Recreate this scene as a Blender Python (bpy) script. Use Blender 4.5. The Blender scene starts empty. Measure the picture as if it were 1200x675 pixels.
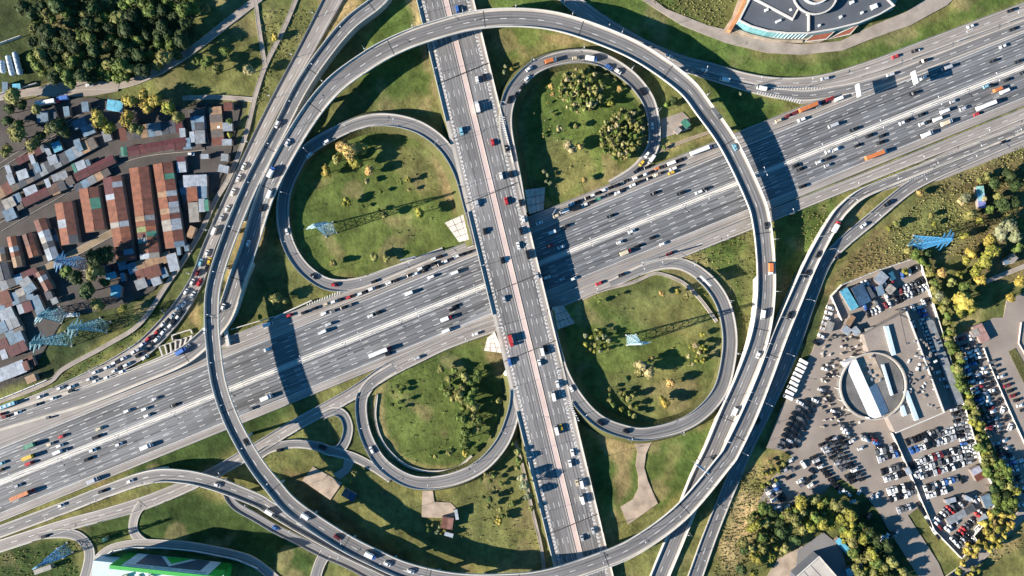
import bpy, bmesh, math, random
import numpy as np
from mathutils import Vector, Matrix
random.seed(7); rng = np.random.default_rng(7)
scene = bpy.context.scene
col = scene.collection

# ------------------------------------------------------------------ survey scale, camera, light
S = 0.56          # metres on the ground per survey unit
H = 450.0         # drone altitude
R = math.radians
cam_d = bpy.data.cameras.new('camera'); cam = bpy.data.objects.new('camera', cam_d); col.objects.link(cam)
cam.location = (0, 0, H); cam.rotation_euler = (0, 0, 0)
cam_d.sensor_width = 36; cam_d.lens = 36*H/(1200*S); cam_d.clip_end = 6000; cam_d.clip_start = 1
scene.camera = cam
SUN_EL, SUN_AZ = 20.5, 16.4      # elevation; shadows fall this many degrees north of east
w = bpy.data.worlds.new('World'); scene.world = w; w.use_nodes = True
nt = w.node_tree; bg = nt.nodes['Background']
sky = nt.nodes.new('ShaderNodeTexSky'); sky.sky_type = 'NISHITA'; sky.sun_disc = False
sky.sun_elevation = R(SUN_EL); sky.sun_rotation = math.atan2(-math.cos(R(SUN_AZ)), -math.sin(R(SUN_AZ)))
sky.altitude = 600; sky.air_density = 0.7; sky.dust_density = 0.1; sky.ozone_density = 3.5
tint = nt.nodes.new('ShaderNodeMix'); tint.data_type = 'RGBA'; tint.blend_type = 'MULTIPLY'; tint.inputs[0].default_value = 1
tint.inputs[7].default_value = (.42, 1.10, 1.22, 1)      # even white balance of the whole sky
nt.links.new(sky.outputs[0], tint.inputs[6]); nt.links.new(tint.outputs[2], bg.inputs[0]); bg.inputs[1].default_value = 0.058
sun_d = bpy.data.lights.new('sun', 'SUN'); sun = bpy.data.objects.new('sun', sun_d); col.objects.link(sun)
sun_d.energy = 5.0; sun_d.angle = R(0.53); sun_d.color = (1.0, 0.91, 0.80)
sdir = Vector((math.cos(R(SUN_AZ)), math.sin(R(SUN_AZ)), -math.tan(R(SUN_EL))))
sun.rotation_euler = sdir.to_track_quat('-Z', 'Y').to_euler()
scene.view_settings.view_transform = 'Standard'; scene.view_settings.look = 'None'
scene.view_settings.exposure = 1.5; scene.view_settings.gamma = 1

# ------------------------------------------------------------------ helpers
def W(x, y, z=0.0):               # survey sheet -> metres on the level z
    k = S*(H-z)/H
    return ((x-600)*k, (337.5-y)*k)
def PX(X, Y, z=0.0):
    k = S*(H-z)/H
    return (X/k+600, 337.5-Y/k)

def node(nt, t, **kw):
    n = nt.nodes.new(t)
    for k, v in kw.items(): setattr(n, k, v)
    return n
def mat(name, c, rough=.85, var=.18, scale=.15, spec=.3, obj=False, attr=None, metal=0, streak=0, bump=0, bscale=1.5, island=0, fine=.12, trans=0):
    m = bpy.data.materials.new(name); m.use_nodes = True
    nt = m.node_tree; L = nt.links.new; b = nt.nodes['Principled BSDF']
    b.inputs['Roughness'].default_value = rough; b.inputs['Metallic'].default_value = metal
    b.inputs['Specular IOR Level'].default_value = spec
    geo = node(nt, 'ShaderNodeNewGeometry')
    if attr:
        base = node(nt, 'ShaderNodeAttribute', attribute_name=attr).outputs['Color']
    elif obj:
        base = node(nt, 'ShaderNodeObjectInfo').outputs['Color']
    else:
        r = node(nt, 'ShaderNodeRGB'); r.outputs[0].default_value = (*c, 1); base = r.outputs[0]
    def mul(a, f):
        x = node(nt, 'ShaderNodeMix', data_type='RGBA', blend_type='MULTIPLY'); x.inputs[0].default_value = 1
        L(a, x.inputs[6]); L(f, x.inputs[7]); return x.outputs[2]
    def rampv(v, lo, hi, a=.3, b_=.7):
        mr = node(nt, 'ShaderNodeMapRange'); L(v, mr.inputs[0])
        mr.inputs[1].default_value = a; mr.inputs[2].default_value = b_; mr.inputs[3].default_value = lo; mr.inputs[4].default_value = hi
        return mr.outputs[0]
    if var:
        n = node(nt, 'ShaderNodeTexNoise'); n.inputs['Scale'].default_value = scale; n.inputs['Detail'].default_value = 5
        L(geo.outputs['Position'], n.inputs['Vector']); base = mul(base, rampv(n.outputs[0], 1-var, 1+var))
    if attr == 'zone':                     # mottled turf: mid-size patches of thin and thick grass
        n = node(nt, 'ShaderNodeTexNoise'); n.inputs['Scale'].default_value = .22; n.inputs['Detail'].default_value = 8; n.inputs['Roughness'].default_value = .7
        L(geo.outputs['Position'], n.inputs['Vector']); base = mul(base, rampv(n.outputs[0], .66, 1.38, .32, .68))
    if fine:
        n = node(nt, 'ShaderNodeTexNoise'); n.inputs['Scale'].default_value = 2.2; n.inputs['Detail'].default_value = 3
        L(geo.outputs['Position'], n.inputs['Vector']); base = mul(base, rampv(n.outputs[0], 1-fine, 1+fine))
    if streak:
        uv = node(nt, 'ShaderNodeUVMap'); mp = node(nt, 'ShaderNodeMapping'); mp.inputs['Scale'].default_value = (.85, .012, 1)
        L(uv.outputs[0], mp.inputs[0]); n = node(nt, 'ShaderNodeTexNoise'); n.inputs['Scale'].default_value = 1; n.inputs['Detail'].default_value = 3
        L(mp.outputs[0], n.inputs['Vector']); base = mul(base, rampv(n.outputs[0], 1-streak, 1+streak, .32, .68))
        # wheel tracks: two darker bands in every lane
        sp = node(nt, 'ShaderNodeSeparateXYZ'); L(uv.outputs[0], sp.inputs[0])
        mm = node(nt, 'ShaderNodeMath', operation='MULTIPLY'); mm.inputs[1].default_value = 2*math.pi/1.75; L(sp.outputs[0], mm.inputs[0])
        sn = node(nt, 'ShaderNodeMath', operation='SINE'); L(mm.outputs[0], sn.inputs[0])
        base = mul(base, rampv(sn.outputs[0], 1-.22*min(1, streak*2.4), 1+.12*min(1, streak*2.4), -1, 1))
        # patched slabs of slightly different asphalt
        mp2 = node(nt, 'ShaderNodeMapping'); mp2.inputs['Scale'].default_value = (.12, .02, 1); L(uv.outputs[0], mp2.inputs[0])
        v = node(nt, 'ShaderNodeTexVoronoi'); v.inputs['Scale'].default_value = 1; v.distance = 'CHEBYCHEV'; L(mp2.outputs[0], v.inputs['Vector'])
        s = node(nt, 'ShaderNodeSeparateColor'); L(v.outputs['Color'], s.inputs[0])
        base = mul(base, rampv(s.outputs[0], 1-.35*streak, 1+.35*streak, 0, 1))
    if island:
        base = mul(base, rampv(geo.outputs['Random Per Island'], 1-island, 1+island, 0, 1))
    L(base, b.inputs['Base Color'])
    if bump:
        n = node(nt, 'ShaderNodeTexNoise'); n.inputs['Scale'].default_value = bscale; n.inputs['Detail'].default_value = 6
        L(geo.outputs['Position'], n.inputs['Vector'])
        bp = node(nt, 'ShaderNodeBump'); bp.inputs['Strength'].default_value = 1; bp.inputs['Distance'].default_value = bump
        L(n.outputs[0], bp.inputs['Height']); L(bp.outputs[0], b.inputs['Normal'])
    return m
M = dict(
 asphalt=mat('asphalt', (.178,.172,.169), .8, .12, .05, streak=.34),
 asphalt_hw=mat('asphalt_highway', (.150,.153,.158), .75, .10, .04, streak=.55),
 asphalt_light=mat('asphalt_light', (.275,.250,.228), .85, .12, .06, streak=.26),
 concrete=mat('concrete', (.44,.40,.345), .85, .14, .12),
 concrete_pale=mat('concrete_pale', (.54,.51,.46), .85, .10, .12),
 median=mat('median_slabs', (.66,.64,.60), .85, .08, .12),
 abut=mat('abutment_concrete', (.36,.33,.30), .9, .2, .3),
 pink=mat('pink_median', (.54,.42,.375), .85, .10, .1),
 paint=mat('road_paint', (.60,.59,.56), .7, .2, .5, fine=.25),
 joint=mat('rubber_joint', (.04,.04,.042), .8, .1),
 ground=mat('ground', (0,0,0), .95, .30, .035, spec=.1, attr='zone', bump=.3, bscale=.5, fine=.22),
 bank=mat('grass_bank', (.085,.085,.032), .95, .35, .06, spec=.1, bump=.5, bscale=.7, fine=.3),
 drybank=mat('dry_grass_bank', (.21,.165,.075), .95, .3, .06, spec=.1, bump=.5, bscale=.7, fine=.3),
 steel=mat('galvanised_steel', (.38,.39,.40), .45, .08, metal=.5),
 hall=mat('hall_roof_sheet', (.47,.48,.50), .55, .12, .25, fine=.1),
 white=mat('white_metal', (.62,.62,.61), .5, .06),
 paintcar=mat('car_paint', (0,0,0), .28, 0, obj=True, spec=.5, fine=0),
 glass=mat('dark_glass', (.012,.016,.022), .08, 0, spec=.6, fine=0),
 tyre=mat('tyre_rubber', (.02,.02,.02), .9, 0, fine=0),
 shell=mat('painted_panel', (0,0,0), .6, .12, .6, obj=True, fine=.08),
 roof=mat('roof_sheet', (0,0,0), .7, .28, .35, obj=True, fine=.22),
 wall=mat('shed_wall', (.20,.17,.15), .9, .2, .3),
 leaf=mat('leaves', (0,0,0), .7, .0, obj=True, spec=.15, island=.30, fine=.18),
 leaf_mass=mat('leaves_mass', (0,0,0), .7, .0, attr='tone', spec=.15, island=.30, fine=.18),
 paint_mass=mat('car_paint_mass', (0,0,0), .28, 0, attr='tone', spec=.5, fine=0),
 bark=mat('bark', (.09,.07,.05), .9, .2, 1),
 lattice=mat('lattice_paint', (0,0,0), .5, .1, obj=True, fine=0),
 tan=mat('tan_hardstanding', (.36,.285,.215), .9, .34, .14, fine=.2),
 yard=mat('yard_asphalt', (.25,.212,.18), .9, .18, .05, fine=.16),
 pave=mat('paving', (.30,.255,.215), .9, .22, .12, fine=.18),
 dirt=mat('packed_dirt', (.25,.19,.125), .95, .25, .08, fine=.25),
 court=mat('market_lane', (.075,.066,.06), .95, .25, .1, fine=.25),
 weeds=mat('weeds', (.19,.175,.065), .85, .5, .05, spec=.1, island=.5),
)

def link(o, parent=None):
    col.objects.link(o)
    if parent is not None: o.parent = parent
    return o
def mesh_obj(name, verts, faces, mats, parent=None, mi=None, smooth=False):
    me = bpy.data.meshes.new(name); me.from_pydata(verts, [], faces)
    for m in (mats if isinstance(mats, (list, tuple)) else [mats]): me.materials.append(M[m] if isinstance(m, str) else m)
    if mi is not None: me.polygons.foreach_set('material_index', mi)
    if smooth: me.polygons.foreach_set('use_smooth', [True]*len(me.polygons))
    me.update()
    return link(bpy.data.objects.new(name, me), parent)
def empty(name, loc=(0,0,0), rz=0, parent=None):
    o = bpy.data.objects.new(name, None); o.location = loc; o.rotation_euler = (0,0,rz); o.empty_display_size = .5
    return link(o, parent)
REG = []
def reg(o, base, cat, group=None, pos=None, axis='x', seq=None):
    """label, category, group; look-alikes with one base phrase are told apart by their order at the end"""
    o['category'] = cat
    if group: o['group'] = group
    REG.append((o, base, pos if pos is not None else PX(o.location.x, o.location.y, o.location.z), axis))
    return o
def structure(o):
    o['kind'] = 'structure'; return o
def stuff(o):
    o['kind'] = 'stuff'; return o

class MB:
    def __init__(s): s.v = []; s.f = []; s.m = []
    def quad(s, a, b, c, d, m=0):
        i = len(s.v); s.v += [a, b, c, d]; s.f.append((i, i+1, i+2, i+3)); s.m.append(m)
    def box(s, c, d, rz=0, m=0, top=(1, 1), tshift=(0, 0)):
        """c centre of the base, d sizes; top = taper of the upper face"""
        i = len(s.v); ca, sa = math.cos(rz), math.sin(rz)
        for k, (z, t) in enumerate(((0, (1, 1)), (d[2], top))):
            for sx, sy in ((-1,-1),(1,-1),(1,1),(-1,1)):
                x, y = sx*d[0]/2*t[0]+(tshift[0] if k else 0), sy*d[1]/2*t[1]+(tshift[1] if k else 0)
                s.v.append((c[0]+x*ca-y*sa, c[1]+x*sa+y*ca, c[2]+z))
        for q in ((3,2,1,0),(4,5,6,7),(0,1,5,4),(1,2,6,5),(2,3,7,6),(3,0,4,7)):
            s.f.append(tuple(i+k for k in q)); s.m.append(m)
        return s
    def bar(s, a, b, r, m=0, r2=None, n=4):
        a, b = Vector(a), Vector(b); d = (b-a)
        if d.length < 1e-6: return
        d.normalize(); u = d.cross(Vector((0,0,1)) if abs(d.z) < .95 else Vector((1,0,0))).normalized(); v = d.cross(u)
        i = len(s.v); r2 = r if r2 is None else r2
        for p, q in ((a, r), (b, r2)):
            for k in range(n):
                t = 2*math.pi*(k+.5)/n; s.v.append(tuple(p+u*math.cos(t)*q+v*math.sin(t)*q))
        for k in range(n):
            s.f.append((i+k, i+(k+1)%n, i+n+(k+1)%n, i+n+k)); s.m.append(m)
        s.f.append(tuple(i+n+k for k in range(n))); s.m.append(m)
        s.f.append(tuple(i+n-1-k for k in range(n))); s.m.append(m)
        return s
    def cyl(s, c, r, h, m=0, n=12, r2=None):
        s.bar(c, (c[0], c[1], c[2]+h), r, m, r2, n); return s
    def prism(s, pts, z0, z1, m=0, mtop=None):
        i = len(s.v); n = len(pts)
        s.v += [(p[0], p[1], z0) for p in pts]+[(p[0], p[1], z1 if np.isscalar(z1) else z1[k]) for k, p in enumerate(pts)]
        for k in range(n): s.f.append((i+k, i+(k+1)%n, i+n+(k+1)%n, i+n+k)); s.m.append(m)
        s.f.append(tuple(i+n+k for k in range(n))); s.m.append(m if mtop is None else mtop)
        return s
    def mesh(s, name, mats):
        me = bpy.data.meshes.new(name); me.from_pydata(s.v, [], s.f)
        for m in (mats if isinstance(mats, (list, tuple)) else [mats]): me.materials.append(M[m] if isinstance(m, str) else m)
        me.polygons.foreach_set('material_index', s.m); me.update(); return me
    def build(s, name, mats, parent=None, loc=None, rz=0, color=None):
        o = link(bpy.data.objects.new(name, s.mesh(name, mats)), parent)
        if loc is not None: o.location = loc; o.rotation_euler = (0, 0, rz)
        if color is not None: o.color = (*color, 1)
        return o
def ccw(pts):
    a = sum(p[0]*q[1]-q[0]*p[1] for p, q in zip(pts, pts[1:]+pts[:1]))
    return pts if a > 0 else pts[::-1]

def smooth_path(pts, step=2.5):
    """Catmull-Rom through rows of numbers (first two are metres), resampled evenly"""
    P = np.array(pts, float); P = np.vstack([2*P[0]-P[1], P, 2*P[-1]-P[-2]])
    out = []
    for i in range(1, len(P)-2):
        d = np.linalg.norm(P[i+1,:2]-P[i,:2]); n = max(2, int(d/.8))
        t = np.linspace(0, 1, n, endpoint=False)[:, None]
        c = .5*((2*P[i])+(-P[i-1]+P[i+1])*t+(2*P[i-1]-5*P[i]+4*P[i+1]-P[i+2])*t*t+(-P[i-1]+3*P[i]-3*P[i+1]+P[i+2])*t**3)
        c[:, 2:] = P[i, 2:]*(1-t)+P[i+1, 2:]*t
        out.append(c)
    C = np.vstack(out+[P[-2:-1]])
    for k in range(2, C.shape[1]):            # ease the linear profiles
        for _ in range(3):
            ker = np.ones(9)/9; pad = np.pad(C[:, k], 4, mode='edge'); C[:, k] = np.convolve(pad, ker, 'valid')
    s = np.concatenate([[0], np.cumsum(np.linalg.norm(np.diff(C[:, :2], axis=0), axis=1))])
    n = max(2, int(s[-1]/step)+1); q = np.linspace(0, s[-1], n)
    D = np.stack([np.interp(q, s, C[:, k]) for k in range(C.shape[1])], 1)
    T = np.gradient(D[:, :2], axis=0); T /= np.linalg.norm(T, axis=1)[:, None]
    return D, T, q

def merged(name, parts, mats, tone_mat=0):
    """parts: (mesh, 4x4 matrix, colour, material offset) -> one object, colours kept per vertex"""
    vs = []; fs = []; ls = []; mi = []; tone = []; nv = 0
    for me, mx, c, off in parts:
        n = len(me.vertices); co = np.empty(n*3); me.vertices.foreach_get('co', co); A = np.array(mx); co = co.reshape(-1,3)@A[:3,:3].T+A[:3,3]
        vs.append(co); vi = np.empty(len(me.loops), int); me.loops.foreach_get('vertex_index', vi); fs.append(vi+nv)
        lt = np.empty(len(me.polygons), int); me.polygons.foreach_get('loop_total', lt); ls.append(lt)
        m = np.empty(len(me.polygons), int); me.polygons.foreach_get('material_index', m); mi.append(m+off)
        tone.append(np.tile((*c, 1.0), (n, 1))); nv += n
    V = np.vstack(vs); F = np.concatenate(fs); LT = np.concatenate(ls); me = bpy.data.meshes.new(name)
    me.vertices.add(len(V)); me.vertices.foreach_set('co', V.ravel()); me.loops.add(len(F)); me.loops.foreach_set('vertex_index', F)
    me.polygons.add(len(LT)); me.polygons.foreach_set('loop_start', np.concatenate([[0], np.cumsum(LT)[:-1]])); me.update()
    for m in mats: me.materials.append(M[m])
    me.polygons.foreach_set('material_index', np.concatenate(mi)); a = me.color_attributes.new('tone', 'FLOAT_COLOR', 'POINT'); a.data.foreach_set('color', np.vstack(tone).ravel()); me.validate(); me.update()
    return stuff(link(bpy.data.objects.new(name, me)))
# ------------------------------------------------------------------ ground sheet with soil and grass zones
ZONES = []      # (polygon in survey units, colour, softness)
GREEN=(.092,.119,.031); LUSH=(.086,.121,.030); OLIVE=(.132,.134,.045); LAWN_VIGNETTE=(.042,.068,.018); DRY=(.245,.19,.085); BROWN=(.13,.105,.045); STRAW=(.33,.26,.13); DARKG=(.050,.064,.024); EARTH=(.19,.13,.075); RUBBLE=(.06,.055,.05)  # lawn tone is lush grass with lens corner darkening put into the colour
def zone(c, pts, soft=2): ZONES.append((pts, c, soft))
zone(OLIVE, [(-50,-40),(330,-40),(330,120),(-50,120)], 6)
zone(DARKG, [(-50,-40),(235,-40),(225,60),(60,100),(-50,110)], 4)
zone(OLIVE, [(150,92),(300,20),(298,110),(210,118),(150,112)], 4)
zone(OLIVE, [(305,-20),(385,-20),(310,110),(285,170),(296,120)], 3)
zone(DRY, [(372,-5),(430,-5),(380,55),(350,110),(345,95),(380,40)], 3)
zone(RUBBLE, [(-50,115),(285,118),(275,200),(215,305),(165,350),(60,440),(-50,470)], 4)
zone(DARKG, [(25,375),(165,345),(195,338),(60,440),(45,440)], 4)
zone(LAWN_VIGNETTE, [(60,455),(205,345),(282,205),(290,215),(190,370),(70,455)], 3)
zone(DRY, [(278,235),(296,215),(290,300),(262,360),(262,330)], 2)
zone(DRY, [(300,270),(315,262),(310,310),(285,350),(290,320)], 2)
zone(GREEN, [(230,365),(242,360),(242,388),(222,392)], 2)
zone(DRY, [(220,365),(233,352),(236,385),(226,380)], 2)
zone(LUSH, [(430,40),(475,-10),(487,-10),(505,70),(470,90),(420,110)], 3)
zone(STRAW, [(474,-10),(489,-10),(528,160),(522,150),(505,90)], 3)
zone(LUSH, [(440,100),(500,75),(508,130),(470,128),(430,125)], 3)
zone(OLIVE, [(420,118),(505,110),(520,150),(480,130),(440,128)], 3)
zone(GREEN, [(345,170),(430,145),(520,170),(545,240),(548,285),(460,320),(380,322),(345,280)], 4)
zone(OLIVE, [(440,170),(520,170),(545,240),(530,255),(480,220)], 4)
zone(DRY, [(505,172),(530,205),(546,250),(532,252),(515,215)], 4)
zone(LUSH, [(500,225),(530,245),(518,268),(490,255)], 4)
zone(LUSH, [(570,-10),(650,-10),(660,20),(640,45),(620,60),(595,75),(588,40)], 3)
zone(DRY, [(625,38),(675,40),(735,70),(762,100),(750,85),(700,55),(650,50)], 3)
zone(LUSH, [(615,130),(640,90),(690,80),(735,100),(755,140),(740,185),(650,240),(620,200)], 4)
zone(OLIVE, [(640,160),(690,175),(700,200),(655,235),(630,190)], 4)
zone(LUSH, [(640,-20),(760,-20),(880,60),(870,90),(800,65),(700,10)], 4)
zone(OLIVE, [(770,-20),(865,-20),(850,35),(800,15)], 4)
zone(OLIVE, [(775,95),(850,170),(800,185),(770,160)], 4)
zone(DRY, [(770,170),(850,150),(852,156),(775,178)], 3)
zone(LUSH, [(830,100),(880,110),(920,125),(900,150),(870,160)], 3)
zone(LUSH, [(860,65),(960,75),(1060,40),(1200,-20),(1230,-20),(1080,52),(960,90),(880,90)], 3)
zone(GREEN, [(645,370),(700,345),(780,325),(830,340),(845,400),(830,460),(760,500),(690,470)], 4)
zone(OLIVE, [(700,345),(790,325),(838,370),(838,430),(800,400),(730,370)], 6)
zone(OLIVE, [(700,440),(800,430),(835,440),(810,480),(760,498),(710,480)], 6)
zone(GREEN, [(805,298),(880,255),(885,340),(868,410),(858,340)], 4)
zone(OLIVE, [(860,300),(885,280),(885,400),(868,430),(870,350)], 4)
zone(LUSH, [(905,255),(985,230),(965,275),(925,350),(915,320)], 4)
zone(STRAW, [(978,262),(985,255),(935,345),(905,410),(898,420),(930,340)], 2)
zone(DRY, [(990,255),(1055,215),(1010,250),(980,295),(985,270)], 3)
zone(BROWN, [(1100,215),(1240,160),(1240,330),(1100,330),(980,330),(960,370),(965,340),(1025,270)], 4)
zone(OLIVE, [(1050,250),(1110,220),(1135,260),(1100,300),(1040,300)], 8)
zone(DARKG, [(958,350),(975,345),(925,480),(895,530),(890,525)], 3)
zone(OLIVE, [(1140,330),(1180,330),(1176,375),(1140,372)], 4)
zone(GREEN, [(445,440),(560,400),(598,440),(590,500),(550,545),(490,550),(450,520)], 4)
zone(DRY, [(440,455),(452,450),(447,490),(470,545),(540,548),(500,556),(450,535),(437,490)], 3)
zone(DRY, [(568,412),(590,410),(600,470),(588,500),(590,450)], 3)
zone(LUSH, [(690,505),(760,520),(745,580),(725,600),(705,600)], 3)
zone(DRY, [(682,488),(742,520),(738,575),(715,600),(728,620),(735,640),(722,600),(722,545),(700,515)], 2)
zone(LUSH, [(760,525),(835,500),(815,560),(770,600),(755,570)], 3)
zone(OLIVE, [(785,520),(800,515),(790,560),(770,570)], 4)
zone(OLIVE, [(330,530),(470,560),(620,540),(648,665),(520,660),(420,620)], 5)
zone(BROWN, [(330,548),(365,560),(400,600),(440,632),(480,655),(470,662),(395,622),(345,580)], 4)
zone(OLIVE, [(530,590),(600,560),(640,655),(540,650)], 7)
zone(OLIVE, [(598,525),(618,520),(650,665),(634,665),(612,600)], 3)
zone(LAWN_VIGNETTE, [(160,470),(420,380),(330,490),(215,565),(150,560)], 5)
zone(LAWN_VIGNETTE, [(160,595),(230,575),(300,610),(370,655),(365,680),(160,640)], 4)
zone(LAWN_VIGNETTE, [(85,615),(155,600),(155,625),(125,640),(108,640)], 3)
zone(LAWN_VIGNETTE, [(-40,650),(80,630),(95,680),(-40,690)], 4)
zone(OLIVE, [(860,560),(905,525),(935,560),(1000,600),(1060,660),(1080,690),(830,690)], 6)
zone(STRAW, [(870,570),(890,590),(880,640),(850,675),(845,640)], 6)
zone(DRY, [(895,535),(925,525),(905,560),(890,560)], 4)
zone(DARKG, [(995,575),(1030,590),(1080,680),(1010,680),(1000,620)], 4)
zone(DRY, [(1130,600),(1190,560),(1200,640),(1130,680)], 6)
zone(OLIVE, [(1095,300),(1140,300),(1160,460),(1200,560),(1200,600),(1150,600),(1125,450)], 5)
zone(OLIVE, [(820,642),(848,580),(838,560),(800,640),(800,680)], 4)

def polymask(P, X, Y):
    m = np.zeros(X.shape, bool); n = len(P)
    for i in range(n):
        x0, y0 = P[i]; x1, y1 = P[(i+1) % n]
        if y0 == y1: continue
        c = ((Y < y0) != (Y < y1)) & (X < (x1-x0)*(Y-y0)/(y1-y0)+x0); m ^= c
    return m
def blur(a, k):
    k = int(k)
    for _ in range(2):
        for ax in (0, 1):
            c = np.cumsum(np.pad(a, [(k+1, k) if i == ax else (0, 0) for i in range(2)], mode='edge'), axis=ax)
            n = 2*k+1
            a = (np.take(c, range(n, c.shape[ax]), axis=ax)-np.take(c, range(0, c.shape[ax]-n), axis=ax))/n
    return a
gx = np.concatenate([[-3000,-1500,-800,-500], np.arange(-372, 373, 1.25), [500,800,1500,3000]])
gy = np.concatenate([[-3000,-1500,-800,-400], np.arange(-226, 227, 1.25), [400,800,1500,3000]])
GX, GY = np.meshgrid(gx, gy); sx, sy = GX/S+600, 337.5-GY/S
# edges of the zones wander a little, as grass does
wx = sum(3.0/(k+1)*np.sin(sx*.11*(k+1)+sy*.07*(k+2)+k) for k in range(4)); wy = sum(3.0/(k+1)*np.cos(sy*.13*(k+1)-sx*.06*(k+2)+2*k) for k in range(4))
C = np.empty(GX.shape+(3,)); C[:] = OLIVE
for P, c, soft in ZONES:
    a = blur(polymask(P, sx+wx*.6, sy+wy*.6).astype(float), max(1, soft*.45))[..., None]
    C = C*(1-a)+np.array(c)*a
p1 = blur(rng.random(GX.shape), 5); p1 = (p1-p1.mean())/p1.std(); p2 = blur(rng.random(GX.shape), 3); p2 = (p2-p2.mean())/p2.std()
a = np.clip((p1+.5*p2-1.0)*.9, 0, .62)[..., None]; C = C*(1-a)+np.array((.205,.170,.078))*a          # worn, dry patches
a = np.clip((-p1+.6*p2-1.1)*.8, 0, .5)[..., None]; C = C*(1-a)+C*np.array((.62,.74,.7))*a           # thick, dark tufts
nz = blur(rng.random(GX.shape), 2); nz = (nz-nz.mean())/nz.std(); nz2 = blur(rng.random(GX.shape), 9); nz2 = (nz2-nz2.mean())/nz2.std()
C *= np.clip(1+.07*nz+.08*nz2, .6, 1.5)[..., None]
C[..., 0] *= 1+.05*np.clip(nz2, -2, 2)
Zg = -.45+.16*nz+.05*blur(rng.normal(size=GX.shape), 1); Zg = np.clip(Zg, -1.0, -.02); Zg[(abs(GX) > 380) | (abs(GY) > 230)] = -.4
ny, nx = GX.shape
me = bpy.data.meshes.new('ground'); me.vertices.add(nx*ny)
me.vertices.foreach_set('co', np.stack([GX, GY, Zg], -1).ravel())
idx = np.arange(nx*ny).reshape(ny, nx)
q4 = np.stack([idx[:-1,:-1], idx[:-1,1:], idx[1:,1:], idx[1:,:-1]], -1).reshape(-1, 4)
me.loops.add(q4.size); me.loops.foreach_set('vertex_index', q4.ravel()); me.polygons.add(len(q4))
me.polygons.foreach_set('loop_start', np.arange(0, q4.size, 4)); me.polygons.foreach_set('use_smooth', np.ones(len(q4), bool))
me.update(); me.materials.append(M['ground'])
ca = me.color_attributes.new('zone', 'FLOAT_COLOR', 'POINT')
ca.data.foreach_set('color', np.concatenate([C, np.ones(C.shape[:2]+(1,))], -1).ravel())
structure(link(bpy.data.objects.new('ground', me)))

def sheet(name, pts, m, z=.02, th=.6, parent=None):
    """flat paved area with a real edge"""
    P = ccw([W(*p, z) for p in pts])
    mb = MB(); mb.prism(P, z-th, z)
    o = mb.build(name, m, parent)
    return structure(o) if parent is None else o

# ------------------------------------------------------------------ roads
ROADS = {}
class Road: pass
def ribbon(name, r, cols, mats, parent, zoff=0, z_add=None, cut=None):
    """cols: (a0,b0,a1,b1,mat) lateral limits u=a*hw+b"""
    D, T, q = r.D, r.T, r.q; N = np.stack([-T[:,1], T[:,0]], 1); n = len(D); V = []; F = []; MI = []; UV = []
    for (a0, b0, a1, b1, m) in cols:
        i0 = len(V); ul, ur = a0*r.hw+b0, a1*r.hw+b1
        for i in range(n):
            for u in (ul[i], ur[i]):
                p = D[i,:2]-N[i]*u; V.append((p[0], p[1], D[i,2]+zoff)); UV.append((u, q[i]))
        for i in range(n-1):
            k = i0+2*i; F.append((k, k+1, k+3, k+2)); MI.append(m)
    o = mesh_obj(name, V, F, mats, parent, MI)
    uvl = o.data.uv_layers.new(name='UVMap')
    vi = np.empty(len(o.data.loops), int); o.data.loops.foreach_get('vertex_index', vi)
    uvl.data.foreach_set('uv', np.array(UV)[vi].ravel())
    return o
def rail(name, r, a, b, wd, h, m, parent, z0=0.0, i0=0, i1=None, base=None):
    D, T = r.D[i0:i1], r.T[i0:i1]; hw = r.hw[i0:i1]; N = np.stack([-T[:,1], T[:,0]], 1); V = []; F = []; n = len(D)
    if n < 2: return
    for i in range(n):
        u = a*hw[i]+b
        lo = D[i,2]+z0 if base is None else base[i]
        for du, z in ((-wd/2, lo), (-wd/2*.8, D[i,2]+z0+h), (wd/2*.8, D[i,2]+z0+h), (wd/2, lo)):
            p = D[i,:2]-N[i]*(u+du); V.append((p[0], p[1], z))
    for i in range(n-1):
        for k in range(3):
            F.append((4*i+k, 4*i+k+1, 4*i+4+k+1, 4*i+4+k))
    F += [(3,2,1,0), (4*n-4, 4*n-3, 4*n-2, 4*n-1)]
    F = [f[::-1] for f in F]
    return mesh_obj(name, V, F, m, parent)
def dashes(name, r, us, parent, length=4, period=12, wd=.36, zoff=.02, s0=0, s1=None, phase=0):
    s1 = r.q[-1] if s1 is None else s1; V = []; F = []
    def at(s, u):
        X = [np.interp(s, r.q, r.D[:,k]) for k in (0, 1, 2)]; t = [np.interp(s, r.q, r.T[:,k]) for k in (0, 1)]
        l = math.hypot(*t); t = (t[0]/l, t[1]/l); return (X[0]+t[1]*u, X[1]-t[0]*u, X[2]+zoff)
    for u in us:
        a = 0; b = u
        if isinstance(u, tuple): a, b = u
        s = s0+phase
        while s < s1-.3:
            e = min(s+length, s1)
            h0 = np.interp(s, r.q, r.hw)*a+b; h1 = np.interp(e, r.q, r.hw)*a+b; i = len(V)
            V += [at(s, h0-wd/2), at(e, h1-wd/2), at(e, h1+wd/2), at(s, h0+wd/2)]; F.append((i+3, i+2, i+1, i)); s += period
    F = [f[::-1] for f in F]
    return stuff(mesh_obj(name, V, F, 'paint', parent)) if V else None
layer = [0]
def path(pts, step=2.5):
    r = Road(); rows = []
    for p in pts:
        x, y, z, hw = p[:4]; X, Y = W(x, y, z); rows.append((X, Y, z, hw, p[4] if len(p) > 4 else 0))
    r.D, r.T, r.q = smooth_path(rows, step); r.hw = r.D[:,3]; r.fill = r.D[:,4]
    k = S*(H-r.D[:,2])/H; r.px = np.stack([r.D[:,0]/k+600, 337.5-r.D[:,1]/k], 1)
    return r
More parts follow.
